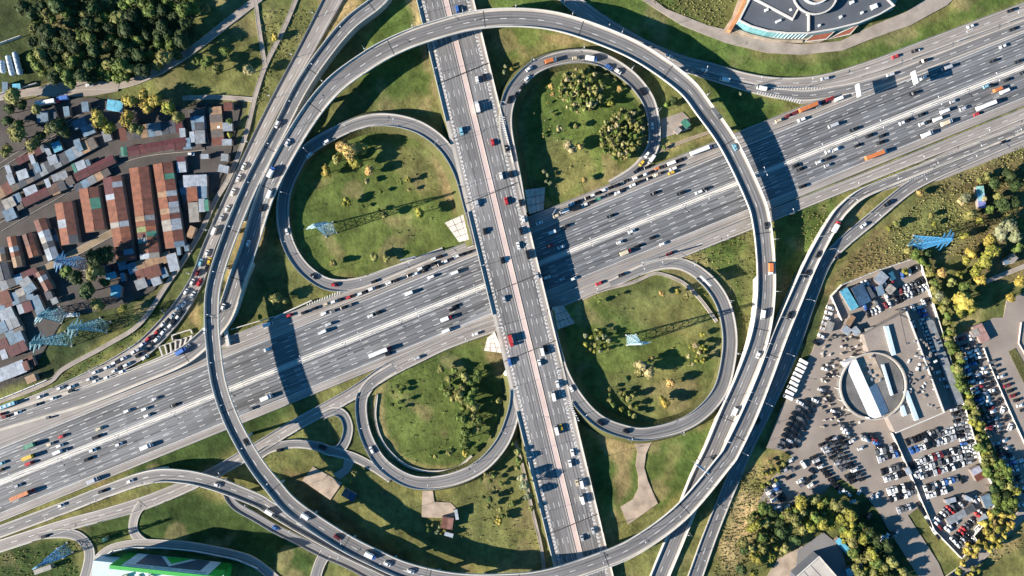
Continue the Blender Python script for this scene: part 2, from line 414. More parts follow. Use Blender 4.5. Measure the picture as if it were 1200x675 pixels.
def road(name, key, pts, where, deck=False, surf='asphalt', edge=('concrete', 1.3), lanes=(), solid=(), barrier=(1, 1), bank=None, flip=0, label=None, cat=None, joints=0, minor=False, dphase=0):
    r = path(pts); r.where = where; r.flip = flip; r.key = key; ROADS[key] = r
    layer[0] += 1
    if not deck: r.D[:,2] += .03+.012*layer[0]
    if label:
        root = empty(name, (r.D[0,0], r.D[0,1], 0)); root.location = (0, 0, 0); reg(root, label, cat, pos=tuple(r.px[len(r.px)//2]))
        surface_name = 'deck'
    else: root = None; surface_name = name
    e = edge[1]
    cols = [(-1, 0, -1, e, 1), (-1, e, 1, -e, 0), (1, -e, 1, 0, 1)] if e else [(-1, 0, 1, 0, 0)]
    o = ribbon(surface_name, r, cols, [surf, edge[0] if e else surf], root)
    if root is None: root = structure(o)
    r.root = root
    # sides down to the ground, or the sides and soffit of the slab
    D = r.D; N = np.stack([-r.T[:,1], r.T[:,0]], 1)
    if deck: bot = np.where(r.fill > .5, -.6, np.maximum(D[:,2]-1.7, -.6))
    else: bot = np.full(len(D), -.9)
    V = []; F = []
    ext = bank[1]*np.clip(D[:,2]-.2, 0, None) if bank else np.zeros(len(D))
    for i in range(len(D)):
        for sgn in (-1, 1):
            p = D[i,:2]-N[i]*sgn*r.hw[i]; p2 = D[i,:2]-N[i]*sgn*(r.hw[i]-(.0 if not deck or r.fill[i] > .5 else .9)+ext[i])
            V += [(p[0], p[1], D[i,2]-.004), (p2[0], p2[1], bot[i])]
    for i in range(len(D)-1):
        k = 4*i; F += [(k, k+4, k+5, k+1), (k+2, k+3, k+7, k+6)]
        if deck: F.append((k+1, k+5, k+7, k+3))
    mesh_obj('girder' if deck else ('bank' if bank else 'road_edge'), V, F, 'concrete' if deck else (bank[0] if bank else 'concrete'), root)
    for s, on in zip((-1, 1), barrier):
        i0, i1 = 0, None
        if name == 'loop_ramp':               # no barrier across the lanes where the loop joins the bridge or the collector
            ed = D[:,:2]-N*(s*(r.hw-.25))[:,None]; k_ = S*(H-D[:,2])/H; ex, ey = ed[:,0]/k_+600, 337.5-ed[:,1]/k_
            lat = abs(ex-ovx(ey))*.9718*S; ok = np.where((lat > 18.6) & (D[:,2] > .35))[0]; i0, i1 = int(ok[0]), int(ok[-1])+1
        if on: rail('parapet' if deck else 'crash_barrier', r, s, -s*.25, .5 if deck else .35, 1.4 if deck else .85, 'concrete_pale' if deck else 'steel', root, i0=i0, i1=i1)
    if lanes: dashes('lane_markings', r, lanes, root, wd=.34, phase=dphase)
    if solid: dashes('edge_lines', r, solid, root, length=3, period=3, wd=.28)
    if joints:
        s = joints*.4
        while s < r.q[-1]:
            i = min(len(D)-2, int(s/(r.q[1]-r.q[0]))); a = D[i,:2]-N[i]*(-r.hw[i]+.6); b = D[i,:2]-N[i]*(r.hw[i]-.6); t = r.T[i]*.28
            if D[i,2] > 2:
                z = D[i,2]+.025
                mesh_obj('expansion_joint', [(a[0]-t[0],a[1]-t[1],z),(a[0]+t[0],a[1]+t[1],z),(b[0]+t[0],b[1]+t[1],z),(b[0]-t[0],b[1]-t[1],z)], [(0,3,2,1)], 'joint', root)
            s += joints
    return r

# east-west motorway: one straight slab, offsets measured across from the median
def hwl(x, perp=0): # point on the sheet at abscissa x, perp units south of the median
    return (x+perp*.3764, 565.5-.40625*x+perp*.9265)
r = path([(*hwl(-60), 0, 23), (*hwl(600), 0, 23), (*hwl(1260), 0, 23)], 6); r.where = 'on the motorway'; r.flip = 2; r.key = 'highway'; ROADS['highway'] = r
r.D[:,2] += .03
u = S
hw = structure(ribbon('highway', r, [(0,-46*u,0,-37.6*u,1), (0,-37.6*u,0,-2.4*u,0), (0,-2.4*u,0,2.4*u,2), (0,2.4*u,0,34*u,0), (0,34*u,0,42.5*u,1)], ['asphalt_hw', 'asphalt_light', 'median'], None))
r.root = hw
r2 = r
for nm, k, wd, h in (('median_barrier', 0, .7, .7), ('crash_barrier', -2.3*u, .3, .75), ('crash_barrier', 2.3*u, .3, .75), ('crash_barrier', 42.2*u, .3, .75)):
    rail(nm, r, 0, k, wd, h, 'concrete_pale' if wd > .5 else 'steel', hw)
dashes('lane_markings', r, [sgn*(2.4+6.25*k)*u for sgn in (-1, 1) for k in range(1, 5)], hw, wd=.30, length=4.2, phase=3)
dashes('lane_markings', r, [-30.6*u], hw, wd=.30, length=4.2, phase=7)
dashes('edge_lines', r, [-36.9*u, 33.4*u, -3.2*u, 3.2*u], hw, length=6, period=6, wd=.32)

# north-south overpass
ov = [(-25,1.6),(20,2.2),(66,3.0),(110,4.3),(150,5.8),(200,7.0),(240,7.4),(400,7.4),(440,7.0),(480,6.2),(550,4.2),(600,2.8),(650,2.0),(705,1.5)]
def ovx(y): return 521.7+.2425*y
r = path([(ovx(y), y, z, 18.4, 1 if (y < 232 or y > 410) else 0) for y, z in ov], 4); r.where = 'on the north-south overpass'; r.flip = 2; r.key = 'overpass'; ROADS['overpass'] = r
op = empty('overpass'); reg(op, 'wide grey overpass with pink median strip crossing the motorway', 'overpass', pos=(600,337))
r.root = op
ribbon('deck', r, [(-1,0,-1,1.2,1), (-1,1.2,-1,4.6,3), (-1,4.6,0,-2.0,0), (0,-2.0,0,2.0,2), (0,2.0,1,-4.6,0), (1,-4.6,1,-2.0,3), (1,-2.0,1,0,1)], ['asphalt', 'concrete', 'pink', 'asphalt_light'], op)
D = r.D; N = np.stack([-r.T[:,1], r.T[:,0]], 1); V = []; F = []
bot = np.where(r.fill > .5, -.6, D[:,2]-1.8)
for i in range(len(D)):
    for sgn in (-1, 1):
        p = D[i,:2]-N[i]*sgn*r.hw[i]; e = .55*max(0, D[i,2]-1) if r.fill[i] > .5 else -1.0
        p2 = D[i,:2]-N[i]*sgn*(r.hw[i]+e); V += [(p[0],p[1],D[i,2]-.004), (p2[0],p2[1],bot[i])]
Fg = []; Fb = []
for i in range(len(D)-1):
    k = 4*i
    (Fb if r.fill[i] > .5 else Fg).extend([(k,k+4,k+5,k+1),(k+2,k+3,k+7,k+6)]); Fg.append((k+1,k+5,k+7,k+3))
mesh_obj('girder', V, Fg, 'concrete', op); mesh_obj('bank', V, Fb, 'bank', op)
for s in (-1, 1):
    for ya, yb in (((-30,200),(278,436),(492,710)) if s < 0 else ((-30,138),(238,366),(468,710))):
        ii = np.where((r.px[:,1] >= ya) & (r.px[:,1] <= yb))[0]; rail('parapet', r, s, -s*.3, .55, 1.0, 'concrete_pale', op, i0=int(ii[0]), i1=int(ii[-1])+1)
    rail('kerb', r, 0, s*2.0, .35, .22, 'concrete', op)
dashes('lane_markings', r, [s*(2.0+3.35*k) for s in (-1, 1) for k in (1, 2, 3)], op, wd=.28, length=4, phase=2)
dashes('edge_lines', r, [(-1, 4.7), (1, -4.7)], op, length=1.5, period=3, wd=.55)
dashes('chevron_markings', r, [(-1, 4.0), (1, -4.0)], op, length=.7, period=2.4, wd=1.3)
for y in (84, 226, 336, 412, 612):
    i = int(np.argmin(abs(r.px[:,1]-y))); t = r.T[i]*.3; tl = r.T[i]*(-.9)
    a = D[i,:2]-N[i]*(-r.hw[i]+.6)+tl*3; b = D[i,:2]-N[i]*(r.hw[i]-.6)-tl*3; z = max(D[i-2,2], D[i+2,2], D[i,2])+.03
    mesh_obj('expansion_joint', [(a[0]-t[0],a[1]-t[1],z),(a[0]+t[0],a[1]+t[1],z),(b[0]+t[0],b[1]+t[1],z),(b[0]-t[0],b[1]-t[1],z)], [(0,3,2,1)], 'joint', op)
# bridge piers in the median and beside the collectors
for pp in (-46, 0, 44.5):
    x, y = hwl(0, pp); t = (565.5-.40625*0)
    # intersection with the overpass axis
    # y = 565.5-.40625(x-p.3764)+p.9265 ; x=521.7+.2425y
    c0 = 565.5+pp*(.9265+.40625*.3764); yy = (c0-.40625*521.7)/(1+.40625*.2425); xx = ovx(yy)
    pier = MB(); X, Y = W(xx, yy)
    for k in range(-2, 3): pier.cyl((X+k*7*.93, Y-k*7*.0+k*7*.378*1, -.3), .8, 6.0, n=8)
    pier.box((X, Y, 5.2), (32, 1.6, .45), rz=R(22.1)); pier.build('pier', 'concrete', op)

# concrete cones under the bridge ends
for k, (pts, zz, wh) in enumerate([([(549,250),(553,281),(538,284),(521,261)], (6.2,5.5,0.1,0.6), 'white sloping concrete apron under the overpass beside the upper-left loop'),
        ([(614,224),(639,219),(637,246),(620,252)], (6,.8,.1,5.2), 'shaded concrete apron under the overpass beside the upper-right loop'),
        ([(646,360),(660,357),(674,379),(652,386)], (5.2,.3,.8,6), 'shaded concrete apron under the overpass beside the lower-right loop'),
        ([(580,388),(590,413),(567,411),(571,396)], (5.2,6,.8,.2), 'white sloping concrete apron under the overpass beside the lower-left loop')]):
    P = [W(*p, 0) for p in pts]
    if ccw(P) != P: P = P[::-1]; zz = zz[::-1]
    o = empty('abutment_slope', (*P[0], 0)); Q = [Vector((x, y, z)) for (x, y), z in zip(P, zz)]
    for i in range(4):
        for j in range(3):                  # separate slabs with open joints
            c4 = []
            for a, b in ((i+.03,j+.03),(i+.97,j+.03),(i+.97,j+.97),(i+.03,j+.97)):
                f, g = a/4, b/3; c4.append((Q[0]*(1-f)+Q[1]*f)*(1-g)+(Q[3]*(1-f)+Q[2]*f)*g)
            dz = random.uniform(-.04,.04); mb = MB(); mb.prism([(v.x-P[0][0], v.y-P[0][1]) for v in c4], -.8, [v.z+dz for v in c4]); mb.build('slab', 'abut', o)
    reg(o, wh, 'abutment', 'overpass abutment slopes', pos=pts[0])

sheet('paved_verge', [(905,100),(980,92),(1076,60),(1245,-8),(1245,30),(1091,82),(1000,112),(940,122),(905,112)], 'asphalt_light', .022)
sheet('paved_verge', [(990,236),(1245,110),(1245,155),(1100,212),(1062,216),(1010,232)], 'asphalt_light', .022)
sheet('paved_verge', [(-20,497),(60,470),(160,430),(236,396),(244,420),(200,440),(120,470),(-20,525)], 'asphalt_light', .022)
# the two great flyover arcs
A = [(-30,503,.12,6,1),(40,482,.15,6.2,1),(100,464,.3,6.4,1),(160,441,1,6,1),(210,420,2,5.9,1),(236,401,2.4,5.9,1),(253,384,2.8,5.9,1),(266,364,3.4,5.8,1),(279,325,4.5,5.6,1),(292,290,5.4,5.6,.2),(315,220,7.6,5.9),(353,150,9.3,6),(389,103,10.3,6.1),(433,70,11,6.1),(467,51.6,11.6,6),(501,38.8,12,6),(552,25,12.3,6),(600,20.8,12.3,6),(650,25.4,12,6),(701,41,11.6,6),(751,63.6,11,6),(801,99,10.4,6),(825,128.5,9.8,6),(854,170,9,6),(883,230,8,6),(892,260,7.6,6),(897,305,7,6),(897,350,6.3,6,1),(890,395,5.5,6,1),(874,440,4.6,6,1),(854,485,3.6,6,1),(835,530,2.7,6,1),(820,560,2,6,1),(806,594,1.2,6,1),(790,634,.6,6,1),(773,675,.3,6,1),(762,705,.2,6,1)]
road('flyover', 'A', A, 'on the flyover arching over the top', deck=True, lanes=(0.4,), joints=62, label='pale grey two-lane flyover sweeping from the left edge over the top and down the right', cat='flyover', edge=('concrete', 1.7))
B = [(460,-24,4.5,4.6,1),(445,0,5,4.6,1),(411,27,5.3,4.6,1),(384,58,5.6,4.6,1),(355,100,6,4.6,1),(329,150,6.6,4.6,1),(293,220,8,4.8,1),(264.5,290,10.5,4.7),(251,335,12.6,4.7),(248.5,370,13.8,4.7),(250.5,405,14.8,4.7),(257,450,15.3,4.8),(273,495,15.3,5),(298,540,15,5.2),(321,570,14.7,5.4),(345,596,14.4,5.6),(397,631,13.6,5.6),(440,653.5,12.8,5.6),(480,670,12.3,5.6),(533,681,12,5.6),(590,682,11.8,5.6),(640,677,11.5,5.6),(704,657,11,5.6),(749,636.5,10.4,5.6),(800,598,9.2,5.6),(849,540,7.6,5.5),(856,530,7.3,5.5,.4),(877,487,6.5,5.4,1),(896,441,5.8,5,1),(913,395,5,5,1),(932,350,4.2,4.6,1),(952,305,3.3,4.2,1),(976,261,2.4,3.9,1),(990,243,2,3.6,1),(1012,226,1.6,3.4,1),(1060,206,.8,3.2,1),(1110,186,.4,3.2,1),(1170,162,.2,3.2,1),(1240,133,.1,3.2,1)]
road('flyover', 'B', B, 'on the flyover arching round the bottom', deck=True, lanes=(.4,), joints=58, label='grey two-lane flyover curving from the top left round the bottom to the right', cat='flyover', edge=('concrete', 1.3))
Lr = [(-30,634,.2,4,1),(0,623,.3,4,1),(75,595,.9,4,1),(126,575,2.2,4.1,1),(176,558.5,4.2,4.3,1),(214,558,5.6,4.4),(252,566.5,6.6,4.5),(300,585,7.2,4.4,0),(317,595,7.2,4.4,.3),(353,616.5,7.2,4.4,1),(400,642,7,4.4,1),(440,661,6.6,4.4,1),(472,676,6.2,4.4,1),(510,692,6,4.4,1)]
road('flyover', 'L', Lr, 'on the low flyover at the bottom left', deck=True, lanes=(0,), label='lower grey flyover at the bottom left hugging the outer side of the big arc', cat='flyover', edge=('concrete', 1.0))

# ground-level roads (structure)
road('jam_road', 'J', [(-30,497,0,4.2),(0,486,0,4.2),(65,461,0,4.2),(115,438,0,4.6),(150,420,0,5.6),(174,403,0,5.8),(206,368,0,5.4),(231,328,0,4.6),(247,285,0,4.2),(276,220,0,4.2),(318,132,0,4.2),(358,60,0,5.2),(390,0,0,6.2),(404,-26,0,6.4)], 'in the jam on the upper-left ramp', lanes=(0,), edge=('concrete', .8), surf='asphalt_light')
road('collector_road', 'I', [(205,404,0,3.6),(236,404,0,3.6),(*hwl(290,-52),0,3.6),(*hwl(350,-50.5),0,3.8),(*hwl(440,-48.5),0,3.9),(*hwl(600,-48.5),0,3.9),(*hwl(800,-48.5),0,3.9),(*hwl(960,-48),0,4),(*hwl(1040,-46),0,3)], 'in the queue along the top side of the motorway', surf='asphalt_light', edge=('concrete', .8), lanes=(0,))
road('collector_road', 'H', [(1240,116,0,3.6),(1200,133,0,3.6),(*hwl(1000,51),0,3.6),(*hwl(850,50),0,3.9),(*hwl(700,49.5),0,4.1),(*hwl(600,49.5),0,4.1),(530,399,0,4.4),(490,417,0,4.6),(455,434,0,5),(425,454,0,4.4),(400,469,0,4.2),(350,496,0,4),(300,526,0,4),(255,552,0,4),(215,571,0,4.2),(170,589,0,4.4),(126,602,0,4),(75,616,0,4),(0,640,0,4),(-40,653,0,4)], 'on the collector road below the motorway', surf='asphalt_light', edge=('concrete', .9), lanes=(0,))
road('ramp', 'C', [(1240,146,0,3.6),(1200,159,0,3.6),(1134,187,0,3.7),(1091,206,0,3.8),(1060,224,0,3.9),(1017,260,0,4),(985,287,0,4),(966,309,0,4),(949,350,0,4.2),(933,395,0,4.5),(915,440,0,4.5),(894,485,0,4.4),(872,530,0,4.4),(849,585,0,4.4),(831,630,0,4.6),(815,675,0,4.8),(804,705,0,4.8)], 'on the right-hand ramp road', lanes=(0,), edge=('concrete', .9))
road('ramp', 'M', [(1240,-5,0,4.6),(1200,11,0,4.6),(1076,58,0,4.6),(1026,77,0,4.5),(975,92,0,4),(940,97,0,3.6),(905,97,0,3.6),(870,92,0,4),(830,82,0,5),(800,75,0,5.2),(760,59,0,5.2),(725,40,0,5.2),(690,17,0,5.2),(662,-6,0,5.2),(645,-24,0,5.2)], 'on the uppermost road at the top right', surf='asphalt_light', lanes=(0,), edge=('concrete', 1))
road('ramp', 'N', [(1240,15,0,3.6),(1187,35,0,3.6),(1091,72.5,0,3.6),(1040,92,0,3.6),(1005,102,0,3.6),(973,108,0,3.6),(946,112,0,3.4),(915,110,0,3.4),(885,104,0,3.2),(850,94,0,3),(815,84,0,2.6)], 'on the inner slip road at the top right', lanes=(0,), edge=('concrete', .8), barrier=(0, 0))
loop_kw = dict(edge=('concrete', 1.2), bank=('bank', .8))
road('loop_ramp', 'D', [(560,285,7.1,3.2),(549,240,6.9,3.6),(541,209,6.6,3.9),(530,185,6.2,4),(514,165,5.8,4.2),(490,149,5.2,4.2),(460,141,4.6,4.2),(430,142,4,4.2),(397,154,3.4,4.2),(360,176,2.8,4.2),(344,200,2.4,4.2),(335,222,2.1,4.2),(331.5,245,1.8,4.2),(334,272,1.4,4.2),(344,298,1,4.2),(361,319,.7,4.2),(385,333,.4,4.2),(415,333,.15,4),(450,322,0,3.6),(520,294,0,2.6)], 'on the upper-left loop', **loop_kw)
road('loop_ramp', 'E', [(612,250,7.0,3),(606,215,6.9,3.4),(599,185,6.6,4),(592.5,150,6.1,4.4),(594,125,5.6,4.4),(603,103,5.1,4.5),(627,79,4.4,4.5),(663,67,3.7,4.5),(700,68.5,3,4.5),(735,88,2.3,4.5),(758,115,1.6,4.3),(766,143,1,4),(766,168,.5,4),(757,186,.2,4),(742,201,0,3.6),(715,216,0,2.6)], 'in the queue on the upper-right loop', **loop_kw)
road('loop_ramp', 'F', [(641,365,7.0,3),(648,395,6.9,3.4),(660,438,6.4,4),(680,472,5.8,4.3),(703,494,5.2,4.4),(730,505,4.6,4.4),(756,508.5,4.1,4.4),(795,499.5,3.4,4.5),(823,483,2.8,4.6),(844,457,2.2,4.8),(853,424,1.6,4.9),(855,392,1.1,4.9),(848,358,.6,4.8),(832,332,.3,4.6),(809,314,.1,4.2),(786,308.5,0,3.8),(755,315,0,3.4),(715,333,0,2.8)], 'on the lower-right loop', **loop_kw)
road('loop_ramp', 'G', [(601,438,6.8,3),(604,465,6.4,3.6),(600,490,5.7,4.2),(588,519,4.9,4.4),(565,545,4.1,4.4),(535,560,3.3,4.4),(500,566,2.6,4.4),(473,560.5,2,4.4),(447,542,1.4,4.3),(431,515,.9,4),(424,488,.5,3.9),(425,464,.2,3.9),(437,447,0,4),(462,431,0,3.6)], 'on the lower-left loop', **loop_kw)
road('slip_road', 'P2', [(300,536,0,2.9),(318,525,0,2.9),(345,520,0,2.9),(372,523,0,3),(390,529,0,3.4),(402,522,0,3.2),(408,503,0,3.2),(403,487,0,3.2),(392,482,0,3),(378,487,0,2.6)], 'on the small slip loop at the lower left', edge=('concrete', .9), barrier=(1, 0))
road('slip_road', 'P3', [(390,529,0,3),(415,536,0,3),(440,549,0,2.8),(458,562,.4,2.4)], 'on the slip road by the lower-left loop', edge=('concrete', .8), barrier=(0, 0))
road('service_road', 'P', [(262,561,0,2.6),(266,577,0,2.8),(276,592,0,2.8),(300,606,0,2.9),(322,619,0,2.9),(350,633,0,3),(380,648,0,3.2),(410,661,0,3.2),(446,681,0,3.2)], 'on the service road under the bottom-left flyover', edge=('concrete', .7))
road('service_road', 'Q', [(382,648,0,4),(376,658,0,3.6),(371,672,0,3.6),(365,700,0,3.6)], 'on the side road at the bottom', edge=('concrete', .6), barrier=(0, 0))
road('service_road', 'Rr', [(167,590,0,3.4),(160,600,0,2.9),(156,613,0,2.9),(157,624,0,2.9),(165,634,0,3.4),(176,639,0,3)], 'on the link road at the bottom left', edge=('concrete', .7), barrier=(0, 0), surf='asphalt_light')
road('service_road', 'Sr', [(104,685,0,2.9),(109,668,0,2.9),(116,654,0,2.9),(131,643,0,2.9),(156,637.5,0,2.9),(189,637.5,0,2.9),(227,641,0,2.9),(277,651,0,2.9),(300,660,0,2.9),(325,680,0,2.9)], 'on the shop road at the bottom left', edge=('concrete', .6), barrier=(0, 1), surf='asphalt_light')
road('service_road', 'Tr', [(45,628,0,2.2),(75,625,0,3.2),(93,629.5,0,3.4),(104,643,0,3.4),(104,660,0,3.4),(97,685,0,3.4)], 'on the turn-off at the bottom left', edge=('concrete', .7), barrier=(0, 0))

# painted gore hatching
def hatch(key, p0, p1, n, ln0, ln1, ang):
    V = []; F = []; r = ROADS[key]; z = max([.2]+[float(q.D[int(np.argmin(np.hypot(q.px[:,0]-p[0], q.px[:,1]-p[1]))),2]) for q in ROADS.values() for p in (p0, p1) if np.hypot(q.px[:,0]-p[0], q.px[:,1]-p[1]).min() < 14 and q.D[:,2].max() < 9])+.05
    for k in range(n):
        t = k/(n-1); x, y = W(p0[0]+(p1[0]-p0[0])*t, p0[1]+(p1[1]-p0[1])*t, z); l = (ln0+(ln1-ln0)*t)*S/2; a = R(ang); c, s_ = math.cos(a), math.sin(a); i = len(V)
        V += [(x-c*l+s_*.28, y-s_*l-c*.28, z), (x+c*l+s_*.28, y+s_*l-c*.28, z), (x+c*l-s_*.28, y+s_*l+c*.28, z), (x-c*l-s_*.28, y-s_*l+c*.28, z)]; F.append((i, i+1, i+2, i+3))
    stuff(mesh_obj('gore_markings', V, F, 'paint', r.root))
hatch('N', (888,108.5), (938,119), 18, 3, 6, 60); hatch('M', (905,103), (968,103.5), 20, 5, 2, 70); hatch('H', (996,234), (1058,208), 22, 4, 2, 80); hatch('C', (1064,213), (1092,199.5), 11, 4, 2, 75); hatch('overpass', (588,137), (597,172), 14, 7, 2, -10); hatch('overpass', (663,462), (676,492), 12, 2, 6, -20); hatch('I', (360,357), (398,343), 14, 2, 5, 75)
# paths and paved areas
def simple_path(name, pts, m, hw=1.4):
    r = path([(x, y, 0, hw) for x, y in pts], 3); layer[0] += 1; r.D[:,2] += .03+.012*layer[0]
    o = structure(ribbon(name, r, [(-1,0,1,0,0)], [m], None)); rail('kerb', r, -1, 0, .25, .12, 'concrete', o, base=[-.8]*len(r.D)); rail('kerb', r, 1, 0, .25, .12, 'concrete', o, base=[-.8]*len(r.D)); return r
simple_path('footpath', [(-10,474),(55,449),(75,432),(126,404),(164,379),(196,333),(219,299),(237,268),(252,236),(267,211),(281,178),(290,151),(300,110),(312,75),(332,35),(350,-8)], 'pave', 1.3)
simple_path('footpath', [(298,-10),(304,35),(311,78)], 'pave', 1.2)
simple_path('footpath', [(214,115),(255,114),(300,117)], 'pave', 1.3)
simple_path('lane', [(-10,115),(50,106),(100,101),(141,99.5),(176,88),(222,61),(262,30),(305,-3)], 'pave', 2.4)
simple_path('market_lane', [(-5,198),(30,176),(60,158),(100,134),(118,127)], 'court', 1.6)
simple_path('market_lane', [(0,267),(60,232),(150,184),(240,171)], 'court', 2.6)
simple_path('market_lane', [(0,345),(40,322),(100,290),(140,268)], 'dirt', 2.2)
simple_path('footpath', [(598,500),(612,545),(622,590),(634,640),(638,670)], 'pave', .9)
simple_path('footpath', [(682,350),(706,340),(738,332),(753,326),(765,321),(775,321),(800,331),(821,351),(840,377)], 'pave', .9)
simple_path('footpath', [(1130,455),(1165,520),(1200,600)], 'dirt', 1)
simple_path('lane', [(1098,690),(1150,650),(1200,600)], 'yard', 3)
simple_path('footpath', [(1155,330),(1185,318),(1210,308)], 'pave', 1.3)
simple_path('footpath', [(760,182),(800,166),(845,150)], 'dirt', .9)
simple_path('drain', [(442,462),(440,488),(446,512),(458,530),(478,546),(505,552.5),(535,548),(553,534)], 'concrete', .55)
sheet('promenade', [(735,-12),(752,-12),(780,10),(830,30),(862,37),(900,48),(940,52),(985,48),(1022,30),(1062,14),(1100,-12),(1128,-12),(1110,6),(1066,30),(1042,38),(1020,46),(988,59),(940,64),(900,62),(850,50),(800,30),(765,8)], 'pave', .05)
sheet('plaza', [(846,38),(858,20),(865,0),(1060,-20),(1046,12),(1000,30),(960,50),(900,48)], 'tan', .06)
sheet('lane', [(40,112),(55,98),(110,94),(140,98),(138,107),(110,112),(70,114)], 'yard', .42)
sheet('gravel_pad', [(367,547),(401,566),(387,586),(354,563)], 'tan', .05)
sheet('gravel_pad', [(495,573),(507,574),(509,588),(528,589),(536,597),(534,608),(494,606)], 'tan', .06)
sheet('gravel_pad', [(727,594),(742,585),(748,572),(748,558),(745,545),(747,530),(744,520),(741,514),(770,513),(762,521),(757,532),(755,548),(759,563),(765,577),(771,590),(736,615)], 'tan', .07)
sheet('gravel_pad', [(774,140),(800,131),(809,140),(806,152),(776,162)], 'pave', .08)
sheet('slip_apron', [(404,530),(418,536),(410,553),(398,562),(390,556),(402,548)], 'asphalt_light', .1)
# yards and car parks on the right
sheet('car_yard', [(985,334),(1075,301),(1099,378),(1128,474),(1161,567),(1163,600),(1139,627),(1145,635),(1125,653),(1093,620),(1080,592),(1064,604),(1100,660),(1112,690),(1086,690),(1042,622),(1030,600),(1012,578),(985,560),(960,580),(905,600),(888,590),(905,560),(930,540),(925,530),(898,525),(915,480),(952,412),(973,347)], 'yard', .05)
sheet('car_yard', [(1118,395),(1140,385),(1165,372),(1176,372),(1180,352),(1230,330),(1230,640),(1190,590),(1168,520),(1140,450)], 'yard', .06)
sheet('grass_strip', [(1182,412),(1190,408),(1225,470),(1225,500)], 'bank', .3)
sheet('loading_yard', [(890,690),(912,655),(940,640),(948,650),(925,690)], 'tan', .06)
sheet('loading_yard', [(935,645),(965,624),(985,640),(1000,690),(930,690)], 'asphalt', .1)
sheet('market_ground', [(-20,120),(40,116),(110,114),(130,120),(205,128),(282,125),(268,190),(240,240),(215,290),(180,340),(140,360),(75,372),(40,430),(-20,455)], 'court', .05)
# ------------------------------------------------------------------ vehicles
def lin(*c): return tuple((v/255/12.92 if v/255 <= .04045 else ((v/255+.055)/1.055)**2.4) for v in c)
COL = dict(w=('white',(.72,.72,.70)), s=('silver',(.42,.43,.45)), k=('black',(.012,.013,.016)), g=('grey',(.12,.125,.13)), r=('red',(.45,.035,.04)), b=('blue',(.05,.14,.40)), y=('yellow',(.62,.40,.04)), o=('orange',(.52,.17,.06)), e=('beige',(.55,.47,.33)), c=('pale blue',(.22,.45,.55)), n=('green',(.06,.25,.16)), m=('dark red',(.16,.02,.025)))
def car_meshes(Lc, wd, hood, cab, rear, h0, h1, tail=0):
    """body with bonnet, roof and boot; glasshouse as a second mesh"""
    b = MB(); x0, x1 = -Lc/2, Lc/2
    b.box((0,0,.22), (Lc, wd, .42), top=(.995, .995)); b.box((0,0,.64), (Lc*.985, wd*.985, h0-.64), top=(.94, .93))
    cx = (x0+rear+x1-hood)/2; cl = (x1-hood)-(x0+rear)
    rl = cl-cab*1.55
    b.box((cx-.12, 0, h1-.05), (rl, wd*.78, .06), top=(.97, .95))
    for sx in (-1, 1):
        for sy in (-1, 1): b.bar((sx*Lc*.31, sy*(wd/2-.2), .31), (sx*Lc*.31, sy*(wd/2+.01), .31), .31, 1, n=8)
    for sy in (-1, 1): b.box((x1-hood-.15, sy*(wd/2+.07), .92), (.16, .16, .12))
    g = MB(); g.box((cx, 0, h0-.01), (cl, wd*.9, h1-h0-.04), top=(rl/cl, .84), tshift=(-.12, 0))
    return b.mesh('car', ['paintcar', 'tyre']), g.mesh('windows', 'glass')
CARS = [car_meshes(4.5,1.82,1.15,.62,.75,.92,1.48), car_meshes(4.2,1.8,1.0,.6,.25,.95,1.52), car_meshes(4.7,1.9,1.05,.55,.2,1.05,1.75), car_meshes(4.0,1.75,.9,.55,.2,.95,1.55)]
def van_meshes():
    b = MB(); b.box((-.35,0,.3), (4.9,2.0,2.0), top=(.985,.93)); b.box((2.45,0,.3), (.9,1.95,.95), top=(.8,.95), tshift=(-.08,0))
    for sx in (-1.7, 1.9):
        for sy in (-1, 1): b.bar((sx, sy*.85, .36), (sx, sy*1.01, .36), .36, 1, n=8)
    g = MB(); g.box((2.28,0,1.24), (.75,1.8,.85), top=(.35,.9), tshift=(-.22,0))
    return b.mesh('van', ['paintcar','tyre']), g.mesh('windscreen', 'glass')
VAN = van_meshes()
def wheels(b, xs, hw, m): 
    for x in xs:
        for s in (-1, 1): b.bar((x, s*(hw-.32), .5), (x, s*hw, .5), .5, m, n=8)
def truck_meshes(Lb, cabl, h):
    c = MB(); x = Lb/2+.25+cabl/2
    c.box((x, 0, .5), (cabl, 2.35, 1.3)); c.box((x-.05, 0, 1.8), (cabl-.15, 2.3, .95), top=(.82, .92), tshift=(-.1, 0))
    c.box((0, 0, .75), (Lb+.8, 1.0, .3), m=1); wheels(c, (x, -Lb*.28, -Lb*.28-1.2), 1.2, 1)
    g = MB(); g.box((x+cabl/2-.16, 0, 1.85), (.3, 2.0, .75), top=(.3, .9), tshift=(-.1, 0))
    t = MB(); t.box((0, 0, 1.05), (Lb, 2.5, h-1.05)); 
    for k in range(1, int(Lb/1.6)): t.box((-Lb/2+k*1.6, 0, h), (.09, 2.5, .035))
    return c.mesh('cab', ['paintcar','tyre']), g.mesh('windscreen', 'glass'), t.mesh('cargo_box', 'shell')
TRUCK = truck_meshes(5.4, 1.9, 3.3); SEMI = truck_meshes(12.6, 2.2, 3.9)
def bus_meshes():
    b = MB(); b.box((0,0,.35), (11.8,2.5,1.3)); b.box((0,0,2.55), (11.8,2.5,.45), top=(.985,.92)); wheels(b, (-3.4, 3.7), 1.26, 1)
    g = MB(); g.box((0,0,1.65), (11.7,2.44,.9))
    h = MB(); h.box((0,0,3.0), (1.5,1.4,.22), top=(.9,.9))
    return b.mesh('bus', ['paintcar','tyre']), g.mesh('windows','glass'), h.mesh('roof_unit','white')
BUS = bus_meshes()
def inst(name, me, parent=None, color=None):
    o = bpy.data.objects.new(name, me)
    if color: o.color = (*color, 1)
    return link(o, parent)
